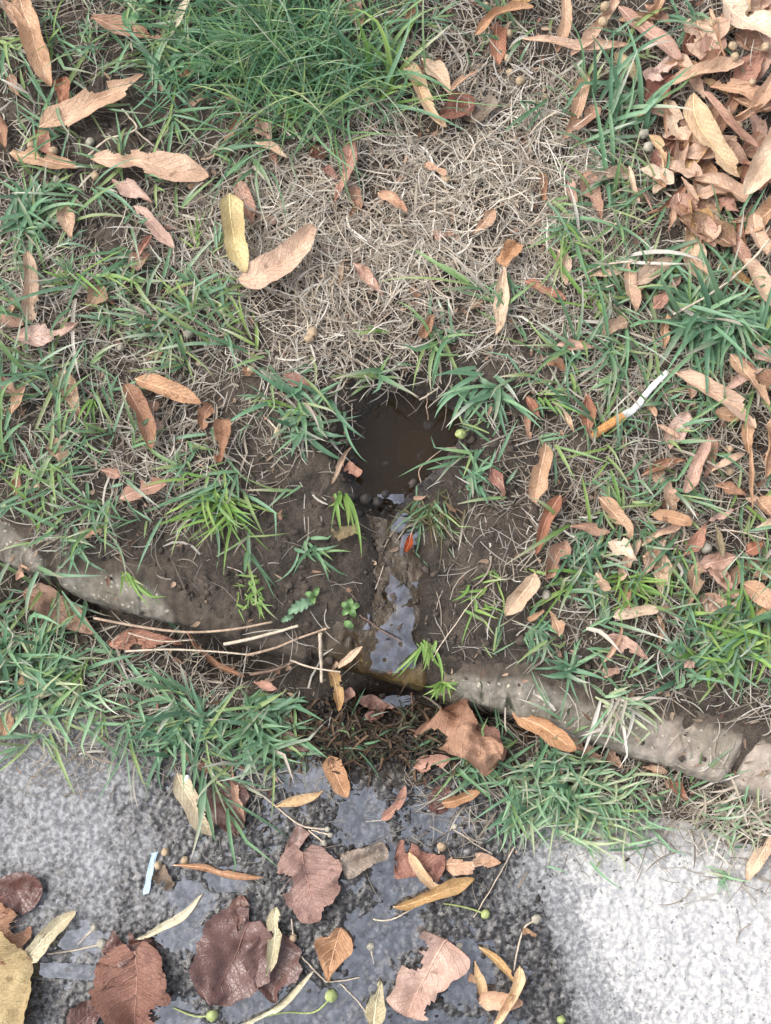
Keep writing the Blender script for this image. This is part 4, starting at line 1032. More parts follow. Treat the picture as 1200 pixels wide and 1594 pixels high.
 ('b', 788, 1116, 884, 1170, 31, 3, .6, .04, 8, 'orange', 'resting against the kerb right of the big crumpled one'),
 ('b', 644, 1196, 702, 1182, 24, 3, .7, .04, 5, 'rust', 'glossy, under grass below the big crumpled one', {'wet': 1.0}),
 ('o', 558, 1092, 614, 1104, 22, 0, .3, .01, 12, 'redbrown', 'soaked, in dark water under the kerb', {'wet': 1.0}),
 ('s', 524, 1094, 552, 1078, 20, 0, .5, .02, 12, 'rust', 'soaked, beside the hanging forked one', {'wet': 1.0}),
 ('s', 572, 1122, 596, 1110, 18, 0, .4, .02, 10, 'redbrown', 'scrap in the muck under the kerb', {'wet': 1.0}),
 ('o', 428, 1152, 486, 1168, 32, 0, .4, .02, 3, 'wetbrown', 'pressed on the pavement rim below gutter grass', {'wet': 1.0}),
 ('b', 512, 1176, 541, 1242, 30, -2, .4, .02, 4, 'orange', 'two-toned, standing on wet pavement below the muck'),
 ('n', 398, 1064, 434, 1074, 17, 0, .8, .02, 9, 'rust', 'in the gutter right of the pod-like curl'),
 ('o', 944, 1168, 968, 1198, 24, 0, .7, .04, 4, 'brown', 'small, in the gap below the right kerb'),
 ('b', 880, 1156, 936, 1180, 22, 0, .7, .03, 3, 'brown', 'half buried in the gap below the right kerb'),
 ('n', 998, 1194, 1038, 1202, 16, 0, .7, .03, 4, 'tan', 'in the gap further along the right kerb'),
 ('o', 1038, 1212, 1070, 1248, 20, 0, .7, .03, 4, 'rust', 'below the right kerb beside dry yellow grass'),
 ('b', 1204, 1296, 1158, 1370, 27, -3, .5, .04, 5, 'pale', 'on pale pavement at the right edge'),
 # wet pavement
 ('b', 278, 1204, 334, 1300, 33, -4, .5, .03, 4, 'straw', 'faded see-through, left of the oval wine leaf'),
 ('o', 340, 1212, 370, 1302, 70, 0, .25, .02, 2, 'wine', 'smooth, right of the faded see-through leaf', {'wet': 1.0}),
 ('n', 364, 1190, 383, 1280, 14, -4, .9, .03, 6, 'brown', 'upright right of the oval wine leaf'),
 ('n', 272, 1346, 412, 1365, 17, -3, 1.0, .02, 4, 'orange', 'long and level right of the blue-white strip'),
 ('n', 212, 1461, 318, 1390, 14, -9, .9, .03, 4, 'cream', 'sickle-shaped, left of the big wine leaf'),
 ('h', -4, 1400, 70, 1380, 62, 4, .35, .03, 2, 'wine', 'cut by the left edge above the yellow-green one', {'wet': 1.0}),
 ('h', -30, 1420, 40, 1490, 82, 0, .3, .03, 3, 'brown', 'cut by the left edge, under the yellow-green one'),
 ('h', -46, 1462, 34, 1612, 128, 0, .3, .03, 6, 'greenish', 'in the bottom left corner', {'stalk': 0}),
 ('b', 40, 1498, 122, 1416, 29, 4, .6, .04, 6, 'cream', 'stained, standing up from the bottom left leaves'),
 ('h', 214, 1474, 214, 1604, 122, 0, .25, .03, 4, 'wetbrown', 'largest and lowest, by the bottom edge left of centre'),
 ('o', 160, 1480, 240, 1462, 60, 0, .25, .02, 2, 'wine', 'behind the largest round toothed leaf', {'wet': 1.0}),
 ('h', 392, 1430, 330, 1562, 128, 0, .2, .02, 2, 'wine', 'big and flat in the water near the bottom', {'wet': 1.0}),
 ('o', 420, 1445, 430, 1560, 90, 0, .2, .02, 1, 'wine', 'overlapping the big flat one in the water', {'wet': 1.0}),
 ('o', 376, 1392, 372, 1450, 28, 0, .4, .02, 4, 'darkbrown', 'standing above the big flat wine leaf', {'wet': 1.0}),
 ('o', 108, 1604, 166, 1556, 46, 0, .3, .02, 1, 'wine', 'at the bottom edge left of the largest round one', {'wet': 1.0}),
 ('n', 430, 1256, 505, 1230, 16, -3, .7, .04, 6, 'ochre', 'with a long forked stalk on wet pavement'),
 ('s', 472, 1288, 444, 1340, 27, 0, .3, .02, 2, 'wetbrown', 'above the broad lobed one on wet pavement', {'wet': 1.0}),
 ('h', 470, 1322, 500, 1432, 100, -4, .3, .04, 4, 'wetbrown', 'broad and lobed, in the middle of the wet pavement'),
 ('s', 532, 1348, 604, 1322, 46, 0, .5, .04, 5, 'grey', 'folded and wrinkled, beside the broad lobed one', {'crum': .16}),
 ('s', 614, 1336, 692, 1352, 58, 0, .6, .05, 4, 'redbrown', 'crumpled under two ochre straps', {'crum': .18, 'torn': 2}),
 ('b', 636, 1326, 694, 1390, 20, -5, .8, .05, 9, 'ochre', 'upper of two crossing the crumpled red-brown piece'),
 ('b', 612, 1411, 738, 1366, 27, -7, .7, .04, 8, 'ochre', 'lower of two crossing the crumpled red-brown piece'),
 ('b', 690, 1344, 778, 1342, 30, 2, .6, .05, 7, 'orange', 'ragged, right of the two ochre straps', {'torn': 4, 'crum': .14}),
 ('b', 594, 1276, 630, 1222, 17, -7, .8, .04, 5, 'rust', 'curved, on wet pavement under the black muck'),
 ('b', 688, 1250, 746, 1232, 22, -3, .6, .04, 5, 'orange', 'below small grass right of the curved rust one'),
 ('b', 432, 1410, 414, 1518, 22, 6, .7, .04, 8, 'cream', 'narrow, standing on the big flat wine leaf'),
 ('o', 532, 1442, 512, 1528, 54, -3, .6, .06, 6, 'orange', 'cupped, right of the big flat wine leaf'),
 ('s', 694, 1460, 632, 1580, 90, -2, .3, .03, 5, 'pink', '', {'torn': 3, 'crum': .08, 'label': 'large square torn pinkish leaf with dark mottled top near the bottom', 'rib': True}),
 ('o', 582, 1596, 592, 1522, 36, 0, .4, .03, 6, 'cream', 'pale heart-like at the bottom edge, left of the square torn one'),
 ('n', 366, 1598, 490, 1508, 14, -9, .8, .03, 7, 'cream', 'greenish ribbon curving up from the bottom edge'),
 ('n', 744, 1472, 804, 1536, 13, 8, .9, .04, 8, 'ochre', 'top ribbon of the tangle near the bottom'),
 ('n', 738, 1494, 758, 1562, 19, -3, .9, .04, 6, 'ochre', 'left ribbon of the tangle near the bottom'),
 ('b', 744, 1558, 812, 1556, 26, 5, .8, .06, 9, 'orange', 'middle of the tangle near the bottom'),
 ('b', 806, 1500, 760, 1600, 24, 10, .8, .05, 10, 'ochre', 'right bow of the tangle near the bottom'),
 ('s', 728, 1520, 742, 1526, 14, 0, .4, .02, 2, 'orange', 'tiny chip floating left of the bottom tangle'),
 ('s', 812, 1446, 834, 1456, 13, 0, .6, .03, 3, 'tan', 'tiny chip at the edge of the wet patch'),
 ('s', 244, 1356, 270, 1380, 30, 0, .4, .02, 1, 'grey', 'sodden scraps beside the blue-white strip', {'crum': .2, 'torn': 2}),
 ('h', 700, 1256, 672, 1230, 50, 0, .2, .01, 0, 'wine', 'submerged, right of the curved rust one', {'wet': 1.0}),
]
for r in LV:
    kw = r[12] if len(r) > 12 else {}
    leaf(*r[:12], **kw)
LAND = [(1095, 235, 'ochre boomerang-shaped leaf'), (1172, 262, 'long broad pale leaf of the pile'), (1160, 55, 'cream corner leaf'), (1125, 210, 'narrow mauve curl'),
        (955, 190, 'tall blue-green blades'), (1093, 80, 'broad tan top leaf'), (1167, 195, 'rolled wrinkled leaf'), (1003, 240, 'pale twin seed balls'), (1098, 365, 'veined leaf'),
        (970, 60, 'slanting pinkish leaf'), (975, 640, 'cigarette butt'), (1105, 635, 'long slanting tan leaf'), (1188, 702, 'spoon-like leaf'), (1110, 490, 'thick swirl of blades'),
        (850, 825, 'slim rust upright leaf'), (960, 850, 'two overlapping leaves'), (1035, 828, 'two crossing straps'), (1115, 950, 'crumpled brown leaf'), (930, 428, 'bent white dry stem'), (912, 655, 'folded rust leaf'),
        (1140, 990, 'bright green clump'), (807, 930, 'lone pale leaf'), (1172, 455, 'broad edge leaf'), (1024, 478, 'spoon-shaped rust leaf'), (837, 745, 'upright tan leaf by the rust one'),
        (375, 380, 'yellow leaf'), (440, 430, 'crescent leaf'), (537, 280, 'lone rust leaf on straw'), (611, 327, 'split curl'), (700, 165, 'reddish fan of leaves'), (267, 620, 'bright orange level leaf'),
        (222, 655, 'bent brown leaf'), (238, 275, 'longest jagged leaf'), (150, 172, 'diagonal holed leaf'), (60, 75, 'big corner leaf'), (470, 110, 'fine dark grass clump'), (53, 458, 'weathered upright leaf'),
        (80, 523, 'broad veined leaf'), (775, 480, 'long pale strip'), (628, 690, 'muddy puddle'), (347, 694, 'ragged brown leaf'), (351, 485, 'green seed ball in grass'), (785, 50, 'arched orange leaf'), (845, 463, 'rolled rust strap')]
_used = set()


def where_label(head, u, v):
    for a, b, nm in sorted(LAND, key=lambda q_: (q_[0] - u) ** 2 + (q_[1] - v) ** 2):
        du, dv = u - a, v - b
        side = ('above' if dv < 0 else 'below') if abs(dv) > 1.6 * abs(du) else ('left of' if du < 0 else 'right of') if abs(du) > 1.6 * abs(dv) else ('upper ' if dv < 0 else 'lower ') + ('left of' if du < 0 else 'right of')
        for dist in (('just ' if math.hypot(du, dv) < 40 else ''), 'further '):
            lab = '%s %s%s the %s' % (head, dist if side.split()[0] not in ('upper', 'lower') else dist + 'to the ', side, nm)
            if lab not in _used:
                _used.add(lab); return lab


def leaf_label(kind, colr, u, v, ln):
    size = 'tiny' if ln < 34 else 'small' if ln < 55 else 'medium' if ln < 80 else 'large'
    return where_label('%s %s %s' % (size, CWORD.get(colr, colr), {'b': 'strap leaf', 'n': 'thin leaf', 'o': 'oval leaf', 's': 'leaf scrap'}[kind]), u, v)


rl = random.Random(11)
PILE = ['tan', 'pale', 'tan', 'pink', 'tan', 'brown', 'ochre', 'muted']
for i in range(52):
    while True:
        u = rl.uniform(900, 1210); v = rl.uniform(-10, 410)
        if rl.random() < min(1, max(0, (u - 880 - max(0, v - 250) * .6) / 200)): break
    a_ = rl.uniform(0, 6.28); ln = rl.uniform(45, 105); wd = ln * rl.uniform(.2, .5)
    kd = rl.choice('bbbon'); cc_ = rl.choice(PILE)
    leaf(kd, u - ln / 2 * math.cos(a_), v - ln / 2 * math.sin(a_), u + ln / 2 * math.cos(a_), v + ln / 2 * math.sin(a_), wd, rl.uniform(-9, 9), rl.uniform(.5, 1.4), rl.uniform(.02, .09), rl.uniform(2, 9), cc_,
         '', label=leaf_label(kd, cc_, u, v, ln), group='loose leaves of the upper right pile')
for i in range(34):
    while True:
        u = rl.uniform(800, 1210); v = rl.uniform(420, 1010)
        if rl.random() < (u - 780) / 420: break
    a_ = rl.uniform(0, 6.28); ln = rl.uniform(30, 75); wd = ln * rl.uniform(.22, .5)
    kd = rl.choice('bbons'); cc_ = rl.choice(PILE)
    leaf(kd, u - ln / 2 * math.cos(a_), v - ln / 2 * math.sin(a_), u + ln / 2 * math.cos(a_), v + ln / 2 * math.sin(a_), wd, rl.uniform(-6, 6), rl.uniform(.5, 1.3), rl.uniform(.02, .08), rl.uniform(2, 6), cc_,
         '', label=leaf_label(kd, cc_, u, v, ln), group='leaves sunk in the right-hand grass')
for i in range(30):
    u = rl.uniform(0, 860); v = rl.uniform(60, 760)
    if 500 < u < 780 and v > 540: continue
    a_ = rl.uniform(0, 6.28); ln = rl.uniform(22, 48); wd = ln * rl.uniform(.25, .6)
    kd = rl.choice('bons'); cc_ = rl.choice(['brown', 'pink', 'rust', 'muted', 'tan'])
    leaf(kd, u - ln / 2 * math.cos(a_), v - ln / 2 * math.sin(a_), u + ln / 2 * math.cos(a_), v + ln / 2 * math.sin(a_), wd, rl.uniform(-4, 4), rl.uniform(.4, 1.2), rl.uniform(.02, .08), rl.uniform(0, 3), cc_,
         '', label=leaf_label(kd, cc_, u, v, ln), group='leaf scraps in the straw')
for k_, n_ in _seen.items():
    if n_ > 1: print('DUPLABEL', n_, k_)

# ---------------------------------------------------------------- twigs, seeds, butt, scraps


def path(pts, lift=(2, 2), n=40, wob=.0004, seed=1, absz=None):
    pts = np.array(pts, float); s = np.linspace(0, 1, len(pts)); t = np.linspace(0, 1, n)
    # smooth interpolation through the points
    def cub(a):
        k = len(a)
        if k < 3: return np.interp(t, s, a)
        out = np.zeros(n)
        for i, tt_ in enumerate(t):
            f = tt_ * (k - 1); j = min(int(f), k - 2); fr = f - j
            p0, p1, p2, p3 = a[max(j - 1, 0)], a[j], a[j + 1], a[min(j + 2, k - 1)]
            out[i] = .5 * (2 * p1 + (p2 - p0) * fr + (2 * p0 - 5 * p1 + 4 * p2 - p3) * fr ** 2 + (3 * p1 - p0 - 3 * p2 + p3) * fr ** 3)
        return out
    u, v = cub(pts[:, 0]), cub(pts[:, 1])
    if absz is not None:
        z = np.linspace(absz[0], absz[1], n); x, y = P(u, v, z)
        x = x + wob * fbm(t * 5, t * 0 + seed, 3, 2); z = np.maximum(z + wob * fbm(t * 5, t * 0 + seed + 5, 4, 2), top(x, y) + .0015)
        return np.stack([x, y, np.convolve(np.pad(z, 4, mode='edge'), np.ones(9) / 9, 'valid')], -1)
    x, y, z = G(u, v)
    k = 7; zs = np.convolve(np.pad(z, k, mode='edge'), np.ones(15) / 15, 'valid'); zs = np.maximum(zs, z)
    zs = zs + np.linspace(lift[0], lift[1], n) * .001
    x = x + wob * fbm(t * 9, t * 0 + seed, 3, 2); y = y + wob * fbm(t * 9, t * 0 + seed + 5, 4, 2)
    return np.stack([x, y, zs], -1)


TW = [
 ([(147, 962), (220, 976), (293, 984), (360, 980), (425, 968)], 4.5, M_TWIG, (10, 6), 'long brown twig lying along the kerb, topmost of the gutter twigs'),
 ([(196, 1014), (260, 1011), (330, 1014), (395, 1020)], 3.6, M_TWIGL, (14, 16), 'thin pale twig lying level, lowest of the gutter twigs'),
 ([(350, 1003), (400, 992), (464, 974)], 5.6, M_TWIGL, (13, 8), 'thick pale twig with a cut end, between the other gutter twigs'),
 ([(384, 1020), (430, 1008), (470, 992), (508, 978)], 4.4, M_TWIG, (15, 7), 'brown twig slanting up to the kerb joint'),
 ([(498, 986), (499, 1020), (501, 1062)], 6.2, M_TWIGL, (5, 14), 'short thick pale twig standing upright against the kerb front'),
 ([(388, 1050), (430, 1042), (458, 1030)], 5.0, M_TWIGD, (12, 13), 'dark twig stub beside the pod-like curled leaf'),
 ([(452, 1028), (490, 1040), (530, 1046)], 3.2, M_TWIGL, (12, 13), 'thin twig running behind the upright stub to the forked leaf'),
 ([(200, 985), (250, 998), (300, 996)], 2.4, M_TWIGL, (12, 12), 'thin straight stem between the two long gutter twigs'),
 ([(640, 1080), (642, 1100), (640, 1116)], 4.0, M_TWIGD, (8, 10), 'grey stub of twig under the wet kerb stone'),
 ([(800, 1318), (772, 1370), (737, 1428)], 2.2, M_TWIGL, (2, 2), 'straight pale stem lying right of the ochre straps'),
 ([(702, 1288), (735, 1310), (766, 1330)], 2.0, M_TWIGL, (2, 2), 'short pale stem above the ragged orange leaf'),
 ([(580, 1430), (608, 1431), (650, 1408), (676, 1388)], 2.6, M_TWIGL, (2, 6), 'bent pale stem below the crumpled red-brown piece'),
 ([(470, 1488), (500, 1520), (515, 1528), (560, 1520)], 2.6, M_TWIGL, (2, 3), 'bent stem under the cupped orange leaf'),
 ([(530, 1530), (560, 1562), (576, 1590)], 2.2, M_TWIGL, (2, 2), 'stem slanting down to the pale heart-like leaf'),
 ([(1182, 396), (1140, 440), (1100, 470), (1042, 500)], 4.2, M_TWIGL, (22, 12), 'long bleached stalk slanting through thick grass at the right edge'),
 ([(975, 424), (930, 427), (880, 452)], 3.4, M_TWIGL, (18, 8), 'white dry stem bent level over the grass'),
 ([(138, 252), (170, 225), (214, 210), (206, 192), (193, 179)], 3.8, M_TWIGL, (6, 7), 'bleached white forked stem on dark soil at upper left'),
 ([(214, 212), (245, 236), (276, 260)], 2.6, M_TWIGL, (7, 3), 'thin side branch of stem slanting from the bleached fork'),
 ([(560, 958), (590, 980), (625, 1000)], 2.4, M_TWIGD, (4, 4), 'dark stem lying across the shiny trickle'),
 ([(1108, 690), (1150, 730), (1190, 790)], 2.4, M_TWIG, (8, 6), 'slim stem crossing the ribbons at the right'),
 ([(672, 1030), (690, 1000), (745, 925), (790, 895)], 1.8, M_TWIGL, (5, 4), 'thin bent straw stem on bare soil right of the trickle'),
 ([(1190, 845), (1120, 830), (1035, 853)], 2.6, M_TWIGL, (9, 10), 'pale stem crossing the hollow rust leaf'),
]
TW += [([(508, 664), (535, 660), (556, 662)], 1.6, M_TWIG, (0, 0), 'thin straw floating at the left side of the puddle'),
       ([(665, 618), (664, 640), (666, 660)], 1.6, M_TWIG, (0, 0), 'thin straw floating upright near the top of the puddle'),
       ([(652, 628), (668, 616), (684, 602)], 3.0, M_TWIGL, (0, 0), 'white bent straw lying over the upper rim of the puddle'),
       ([(655, 756), (652, 735), (668, 718), (690, 700), (712, 698)], 2.0, M_TWIG, (0, 0), 'hooked brown stem curving out of the puddle at right')]
NT_ = len(TW)
ABSZ = {NT_ - 4: (ZW + .0004,) * 2, NT_ - 3: (ZW + .0004,) * 2, NT_ - 2: (ZW + .001, .003), NT_ - 1: (ZW + .001, .001), 0: (-.016, .004), 1: (-.022, -.016), 2: (-.010, .005), 3: (-.016, .003), 4: (.001, -.020), 5: (-.026, -.020), 6: (-.012, -.010), 7: (-.020, -.019)}
for i, (pts, wpx, m, lf, lab) in enumerate(TW):
    pp = path(pts, lf, 40, .0010 if i in ABSZ else .0006, i, ABSZ.get(i)); t_ = np.linspace(0, 1, 40)
    o3 = pp[20].copy()
    o = tube('twig', pp - o3, wpx * PXM / 2 * (1 - .25 * t_) * (1 + .18 * fbm(t_ * 14 + i, t_ * 0, 5, 2)), m, sides=7, label=lab, cat='twig', group='twigs and bare stems')
    o.location = o3

ball = bmesh.new(); bmesh.ops.create_icosphere(ball, subdivisions=3, radius=1.0)
bv = np.array([v_.co for v_ in ball.verts]); bf = np.array([[v_.index for v_ in f_.verts] for f_ in ball.faces]); ball.free()


def seed_mesh(name, mat, k):
    n1 = 1 + .28 * fbm(bv[:, 0] * 1.6 + k * 7, bv[:, 1] * 1.6 + bv[:, 2] * 2, 31, 3) + .04 * np.cos(5 * np.arctan2(bv[:, 1], bv[:, 0]))
    return npmesh(name, bv * n1[:, None] * [1, 1, .9], bf, mat)


SM = {c: [seed_mesh('seed_ball', m, k) for k in range(3)] for c, m in (('t', M_SEED), ('g', M_SEEDG), ('p', M_SEEDP))}


def seed(u, v, d, c, lab, lift=1.0, stalk=None, group='seed balls'):
    x, y, z = G(float(u), float(v)); r = d * PXM / 2
    o = obj('seed_ball', SM[c][int(u + v) % 3], label=lab, cat='seed', group=group)
    o.location = (float(x), float(y), float(z) + r * .8 + lift * .001); o.scale = (r, r, r); o.rotation_euler = (u, v, u * .3)
    if stalk:
        pp = path([(u, v)] + stalk, (r * 900 + lift, 1.5), 18, .0003, int(u)); c0 = np.array(o.location)
        s = tube('stalk', pp, np.linspace(.0006, .0005, 18), M_TWIGL if c != 'g' else M_SEEDG, o, 5)
        s.matrix_parent_inverse = (Matrix.Translation(o.location) @ o.rotation_euler.to_matrix().to_4x4() @ Matrix.Diagonal((r, r, r, 1))).inverted()
    return o


for (u, v, d, c, lab, lf, st) in [
    (716, 679, 17, 'g', 'bright green seed ball at the right rim of the puddle', 3, [(735, 668), (752, 655)]),
    (755, 1422, 15, 'g', 'green seed ball at the end of a stalk right of the ochre straps', 1, [(725, 1412), (690, 1406)]),
    (516, 1549, 19, 'g', 'green seed ball on a stalk below the cupped orange leaf', 1, [(500, 1568), (480, 1576), (445, 1575), (400, 1585)]),
    (333, 1578, 18, 'g', 'green seed ball at the bottom edge on the big flat wine leaf', 4, [(305, 1580), (270, 1568)]),
    (351, 485, 20, 'g', 'green seed ball in grass below the yellow leaf', 4, [(355, 465), (365, 445)]),
    (873, 1586, 13, 'g', 'pale green seed ball at the bottom edge of the dry pavement', 1, None),
    (488, 523, 17, 't', 'upper of twin tan seed balls left above the puddle', 4, None),
    (482, 533, 15, 't', 'lower of twin tan seed balls left above the puddle', 4, [(478, 500), (470, 485)]),
    (435, 678, 14, 't', 'tan seed ball on a thread left of the puddle', 6, [(425, 664), (412, 650)]),
    (1004, 241, 17, 'p', 'pale seed ball at the foot of the tall grass blades', 8, [(1040, 265), (1075, 285), (1110, 290)]),
    (997, 221, 16, 'p', 'pale seed ball just above another by the tall blades', 8, None),
    (835, 1430, 16, 'p', 'pale seed ball at the edge of the wet patch', 0, [(815, 1445), (805, 1480), (800, 1510)]),
    (457, 1459, 12, 't', 'tan seed ball right of the narrow cream leaf', 1, [(455, 1440), (454, 1430)]),
    (288, 1339, 13, 't', 'tan seed ball nearest the long orange leaf on pavement', 0, None),
    (258, 1326, 13, 't', 'tan seed ball at the top of the blue-white strip', 0, None),
    (247, 1347, 13, 't', 'tan seed ball touching the blue-white strip', 0, None),
    (148, 1444, 12, 'p', 'pale seed ball right of the stained cream leaf', 0, [(122, 1470)]),
    (160, 1469, 17, 'p', 'larger pale seed ball on a stalk beside the stained cream leaf', 0, [(120, 1478), (75, 1485)]),
    (687, 1318, 15, 't', 'tan seed ball with a cap above the crumpled red-brown piece', 1, [(683, 1328)]),
    (708, 1287, 10, 'p', 'small pale seed ball at the end of a short stem', 1, None),
    (510, 1291, 9, 'p', 'uppermost of three tiny seeds on a forked stalk', 2, [(470, 1285), (430, 1255), (390, 1222)]),
    (515, 1300, 9, 'p', 'middle one of three tiny seeds on a forked stalk', 2, [(485, 1292)]),
    (505, 1312, 10, 'p', 'lowest of three tiny seeds on a forked stalk', 2, [(480, 1292)]),
    (577, 1473, 13, 'p', 'pale seed ball between the cupped and square leaves', 0, [(582, 1500)]),
    (715, 1473, 12, 'p', 'pale seed ball at the upper corner of the square torn leaf', 0, None),
    (850, 928, 15, 'p', 'grey round seed on bare soil below the lone pale leaf', 1, None),
    (1093, 857, 18, 'p', 'pale flat seed beside the hollow rust leaf', 6, None),
    (862, 880, 12, 't', 'tan seed on soil below the slim rust upright leaf', 1, None),
    (1133, 703, 13, 't', 'upper tan seed among ribbons below the spoon-like leaf', 3, None),
    (1133, 737, 14, 't', 'lower tan seed among ribbons below the spoon-like leaf', 3, None),
    (63, 763, 11, 't', 'tan seed on a stem in grass at the left edge', 6, None),
    (392, 580, 13, 't', 'tan seed in grass left above the puddle, below the green seed', 4, None),
    (295, 523, 16, 'p', 'grey seed deep in grass left of the green seed', 2, None),
    (190, 545, 12, 'p', 'grey seed deep in grass above the bright orange leaf', 2, None),
    (577, 168, 18, 't', 'tan seed at the foot of the wide grass blades', 5, None),
    (541, 143, 15, 't', 'tan seed inside the fine grass clump', 6, None),
    (443, 330, 18, 'p', 'grey seed on straw right of the yellow leaf', 2, None),
    (741, 283, 14, 'p', 'pale seed on straw below the weathered grey piece', 4, None),
    (693, 285, 16, 't', 'tan seed on straw beside the small orange chip', 3, None),
    (55, 238, 17, 't', 'larger tan seed at the lower end of the holed leaf', 6, None),
    (88, 243, 15, 't', 'tan seed under the lower edge of the holed leaf', 5, None),
    (152, 282, 14, 't', 'tan seed at the left end of the longest jagged leaf', 5, None),
    (92, 287, 12, 'p', 'pale seed below the small level leaf at the left', 5, None),
    (142, 225, 15, 'p', 'grey pebble-like seed on dark soil by the bleached fork', 1, None),
]:
    seed(u, v, d, c, lab, lf, st)
for (u, v, d) in [(755, 20, 14), (790, 63, 15), (788, 100, 14), (792, 122, 13), (808, 135, 14), (847, 160, 12)]:
    seed(u, v, d, 't', where_label('tan seed ball on straw', u, v), 5, group='seeds on the straw by the leaf pile')
for (u, v, d) in [(935, 35, 17), (932, 58, 16), (958, 18, 14), (1067, 7, 14), (1100, 7, 14), (1130, 95, 15), (1180, 97, 16), (1133, 112, 15), (1137, 217, 16), (1147, 233, 13), (1100, 60, 13), (1160, 150, 13)]:
    seed(u, v, d, 't', where_label('small tan seed ball', u, v), 15, group='seeds in the leaf pile')
for (u, v, d, wh) in [(570, 778, 20, 'biggest of them'), (588, 782, 17, 'right of the biggest'), (548, 775, 15, 'leftmost of them'), (600, 770, 13, 'smallest, rightmost'), (560, 800, 14, 'lowest of them')]:
    x, y, z = G(float(u), float(v))
    o = obj('soil_clod', npmesh('soil_clod', bv * (1 + .25 * fbm(bv[:, 0] * 2 + u, bv[:, 1] * 2 + bv[:, 2] * 3, 8, 3))[:, None] * d * PXM / 2, bf, M_MUCK), label='dark wet soil clod at the lower rim of the puddle, ' + wh, cat='clod', group='clods at the puddle rim')
    o.location = (float(x), float(y), float(z) + .001)

# cigarette butt
M_FILT = mat_plain('filter_paper', (208, 150, 92), .8, .85, .35, 600); M_PAP = mat_plain('white_paper', (228, 228, 224), .85, .9, .18, 260); M_ASH = mat_plain('filter_end', (225, 205, 170), .9, .9, .2, 900)
butt = link(bpy.data.objects.new('cigarette_butt', None), label='crushed cigarette butt with an orange filter lying in thick grass', cat='cigarette butt')
cx, cy, cz = [float(q_) for q_ in G(965.0, 653.0)]; butt.location = (cx, cy, cz)


def squashed(name, pts, r, flat, mat, cr, n=40, sides=16, seed_=0):
    pts = path(pts, (9, 11), n, 0, 1); tg = np.gradient(pts, axis=0); tg /= np.linalg.norm(tg, axis=1, keepdims=True)
    s = np.cross(tg, [0, 0, 1.0]); s /= np.linalg.norm(s, axis=1, keepdims=True); q_ = np.cross(s, tg)
    a_ = np.arange(sides) * 2 * math.pi / sides; t = np.linspace(0, 1, n)
    rr_ = r[0] + (r[1] - r[0]) * t
    ca = np.cos(a_)[None] * np.ones((n, 1)); sa = np.sin(a_)[None] * (flat[0] + (flat[1] - flat[0]) * t)[:, None]
    cr_ = 1 + cr * fbm(t[:, None] * 9 + ca * 1.5, sa * 2 + seed_, 15, 3)
    vt = pts[:, None] + (rr_[:, None] * ca * cr_)[..., None] * s[:, None] + (rr_[:, None] * sa * cr_ + cr * .0015 * fbm(t * 12, t * 0, 4, 2)[:, None])[..., None] * q_[:, None]
    i, j = np.meshgrid(np.arange(n - 1), np.arange(sides), indexing='ij'); b_ = (i * sides).ravel(); j = j.ravel(); k = (j + 1) % sides
    qd = np.stack([b_ + j, b_ + k, b_ + sides + k, b_ + sides + j], 1)
    me = npmesh(name, vt.reshape(-1, 3) - np.array(butt.location), qd, mat)
    bm = bmesh.new(); bm.from_mesh(me); bm.verts.ensure_lookup_table()
    bm.faces.new([bm.verts[m] for m in range(sides)][::-1]); bm.faces.new([bm.verts[(n - 1) * sides + m] for m in range(sides)]); bm.to_mesh(me); bm.free()
    return obj(name, me, butt)


squashed('filter_tip', [(917, 685), (941, 670), (966, 655)], (7.2 * PXM, 6.8 * PXM), (.9, .8), M_FILT, .14)
squashed('paper_tube', [(964, 655), (984, 642), (1006, 615), (1033, 587)], (6.2 * PXM, 4.2 * PXM), (.7, .3), M_PAP, .45, seed_=3)

# scraps
M_BLUE = mat_plain('blue_white_paper', (184, 208, 226), .7, .85, .12, 200); M_WHITE = mat_plain('white_bead', (232, 236, 240), .4, .95, .05, 200)
pp = path([(242, 1327), (236, 1350), (228, 1391)], (2.0, 2.0), 24, .0002, 2); s = np.linspace(-1, 1, 5)
wid = (4.8 + 1.8 * fbm(np.linspace(0, 8, 24), np.zeros(24), 5, 2)) * PXM
vt = pp[:, None] + np.stack([s[None] * wid[:, None], s[None] * wid[:, None] * .25, .0012 * fbm(np.linspace(0, 5, 24)[:, None], s[None] * 2, 9, 2) + 0 * s[None]], -1)
o3 = pp[12].copy(); o = obj('paper_strip', npmesh('paper_strip', (vt - o3).reshape(-1, 3), gridquads(24, 5), M_BLUE), label='narrow blue-white paper strip lying on the damp pavement', cat='paper'); o.location = o3
x, y, z = [float(q_) for q_ in G(293.0, 1212.0)]
o = obj('white_bead', seed_mesh('white_bead', M_WHITE, 2), label='small white foam bead beside the faded see-through leaf', cat='bead'); o.location = (x, y, z + .0045); o.scale = (.0024, .0022, .002)
M_CAP = mat_plain('submerged_cap', (92, 78, 52), .6, .8, .3, 300)
cxp, cyp = P(648, 705, -0.02); a_ = np.linspace(0, 2 * math.pi, 33)[:-1]
ring = []
for rr_, zz_ in ((.0128, -.021), (.0128, -.0115), (.0118, -.0103), (.0105, -.0110), (.0085, -.0112), (.002, -.0108)):
    ring.append(np.stack([cxp + rr_ * np.cos(a_), cyp + rr_ * np.sin(a_), np.full(32, zz_)], -1))
rv = np.stack(ring, 0); i, j = np.meshgrid(np.arange(5), np.arange(32), indexing='ij'); b_ = (i * 32).ravel(); j = j.ravel(); k = (j + 1) % 32
me = npmesh('sunken_cap', rv.reshape(-1, 3), np.stack([b_ + j, b_ + k, b_ + 32 + k, b_ + 32 + j], 1), M_CAP)
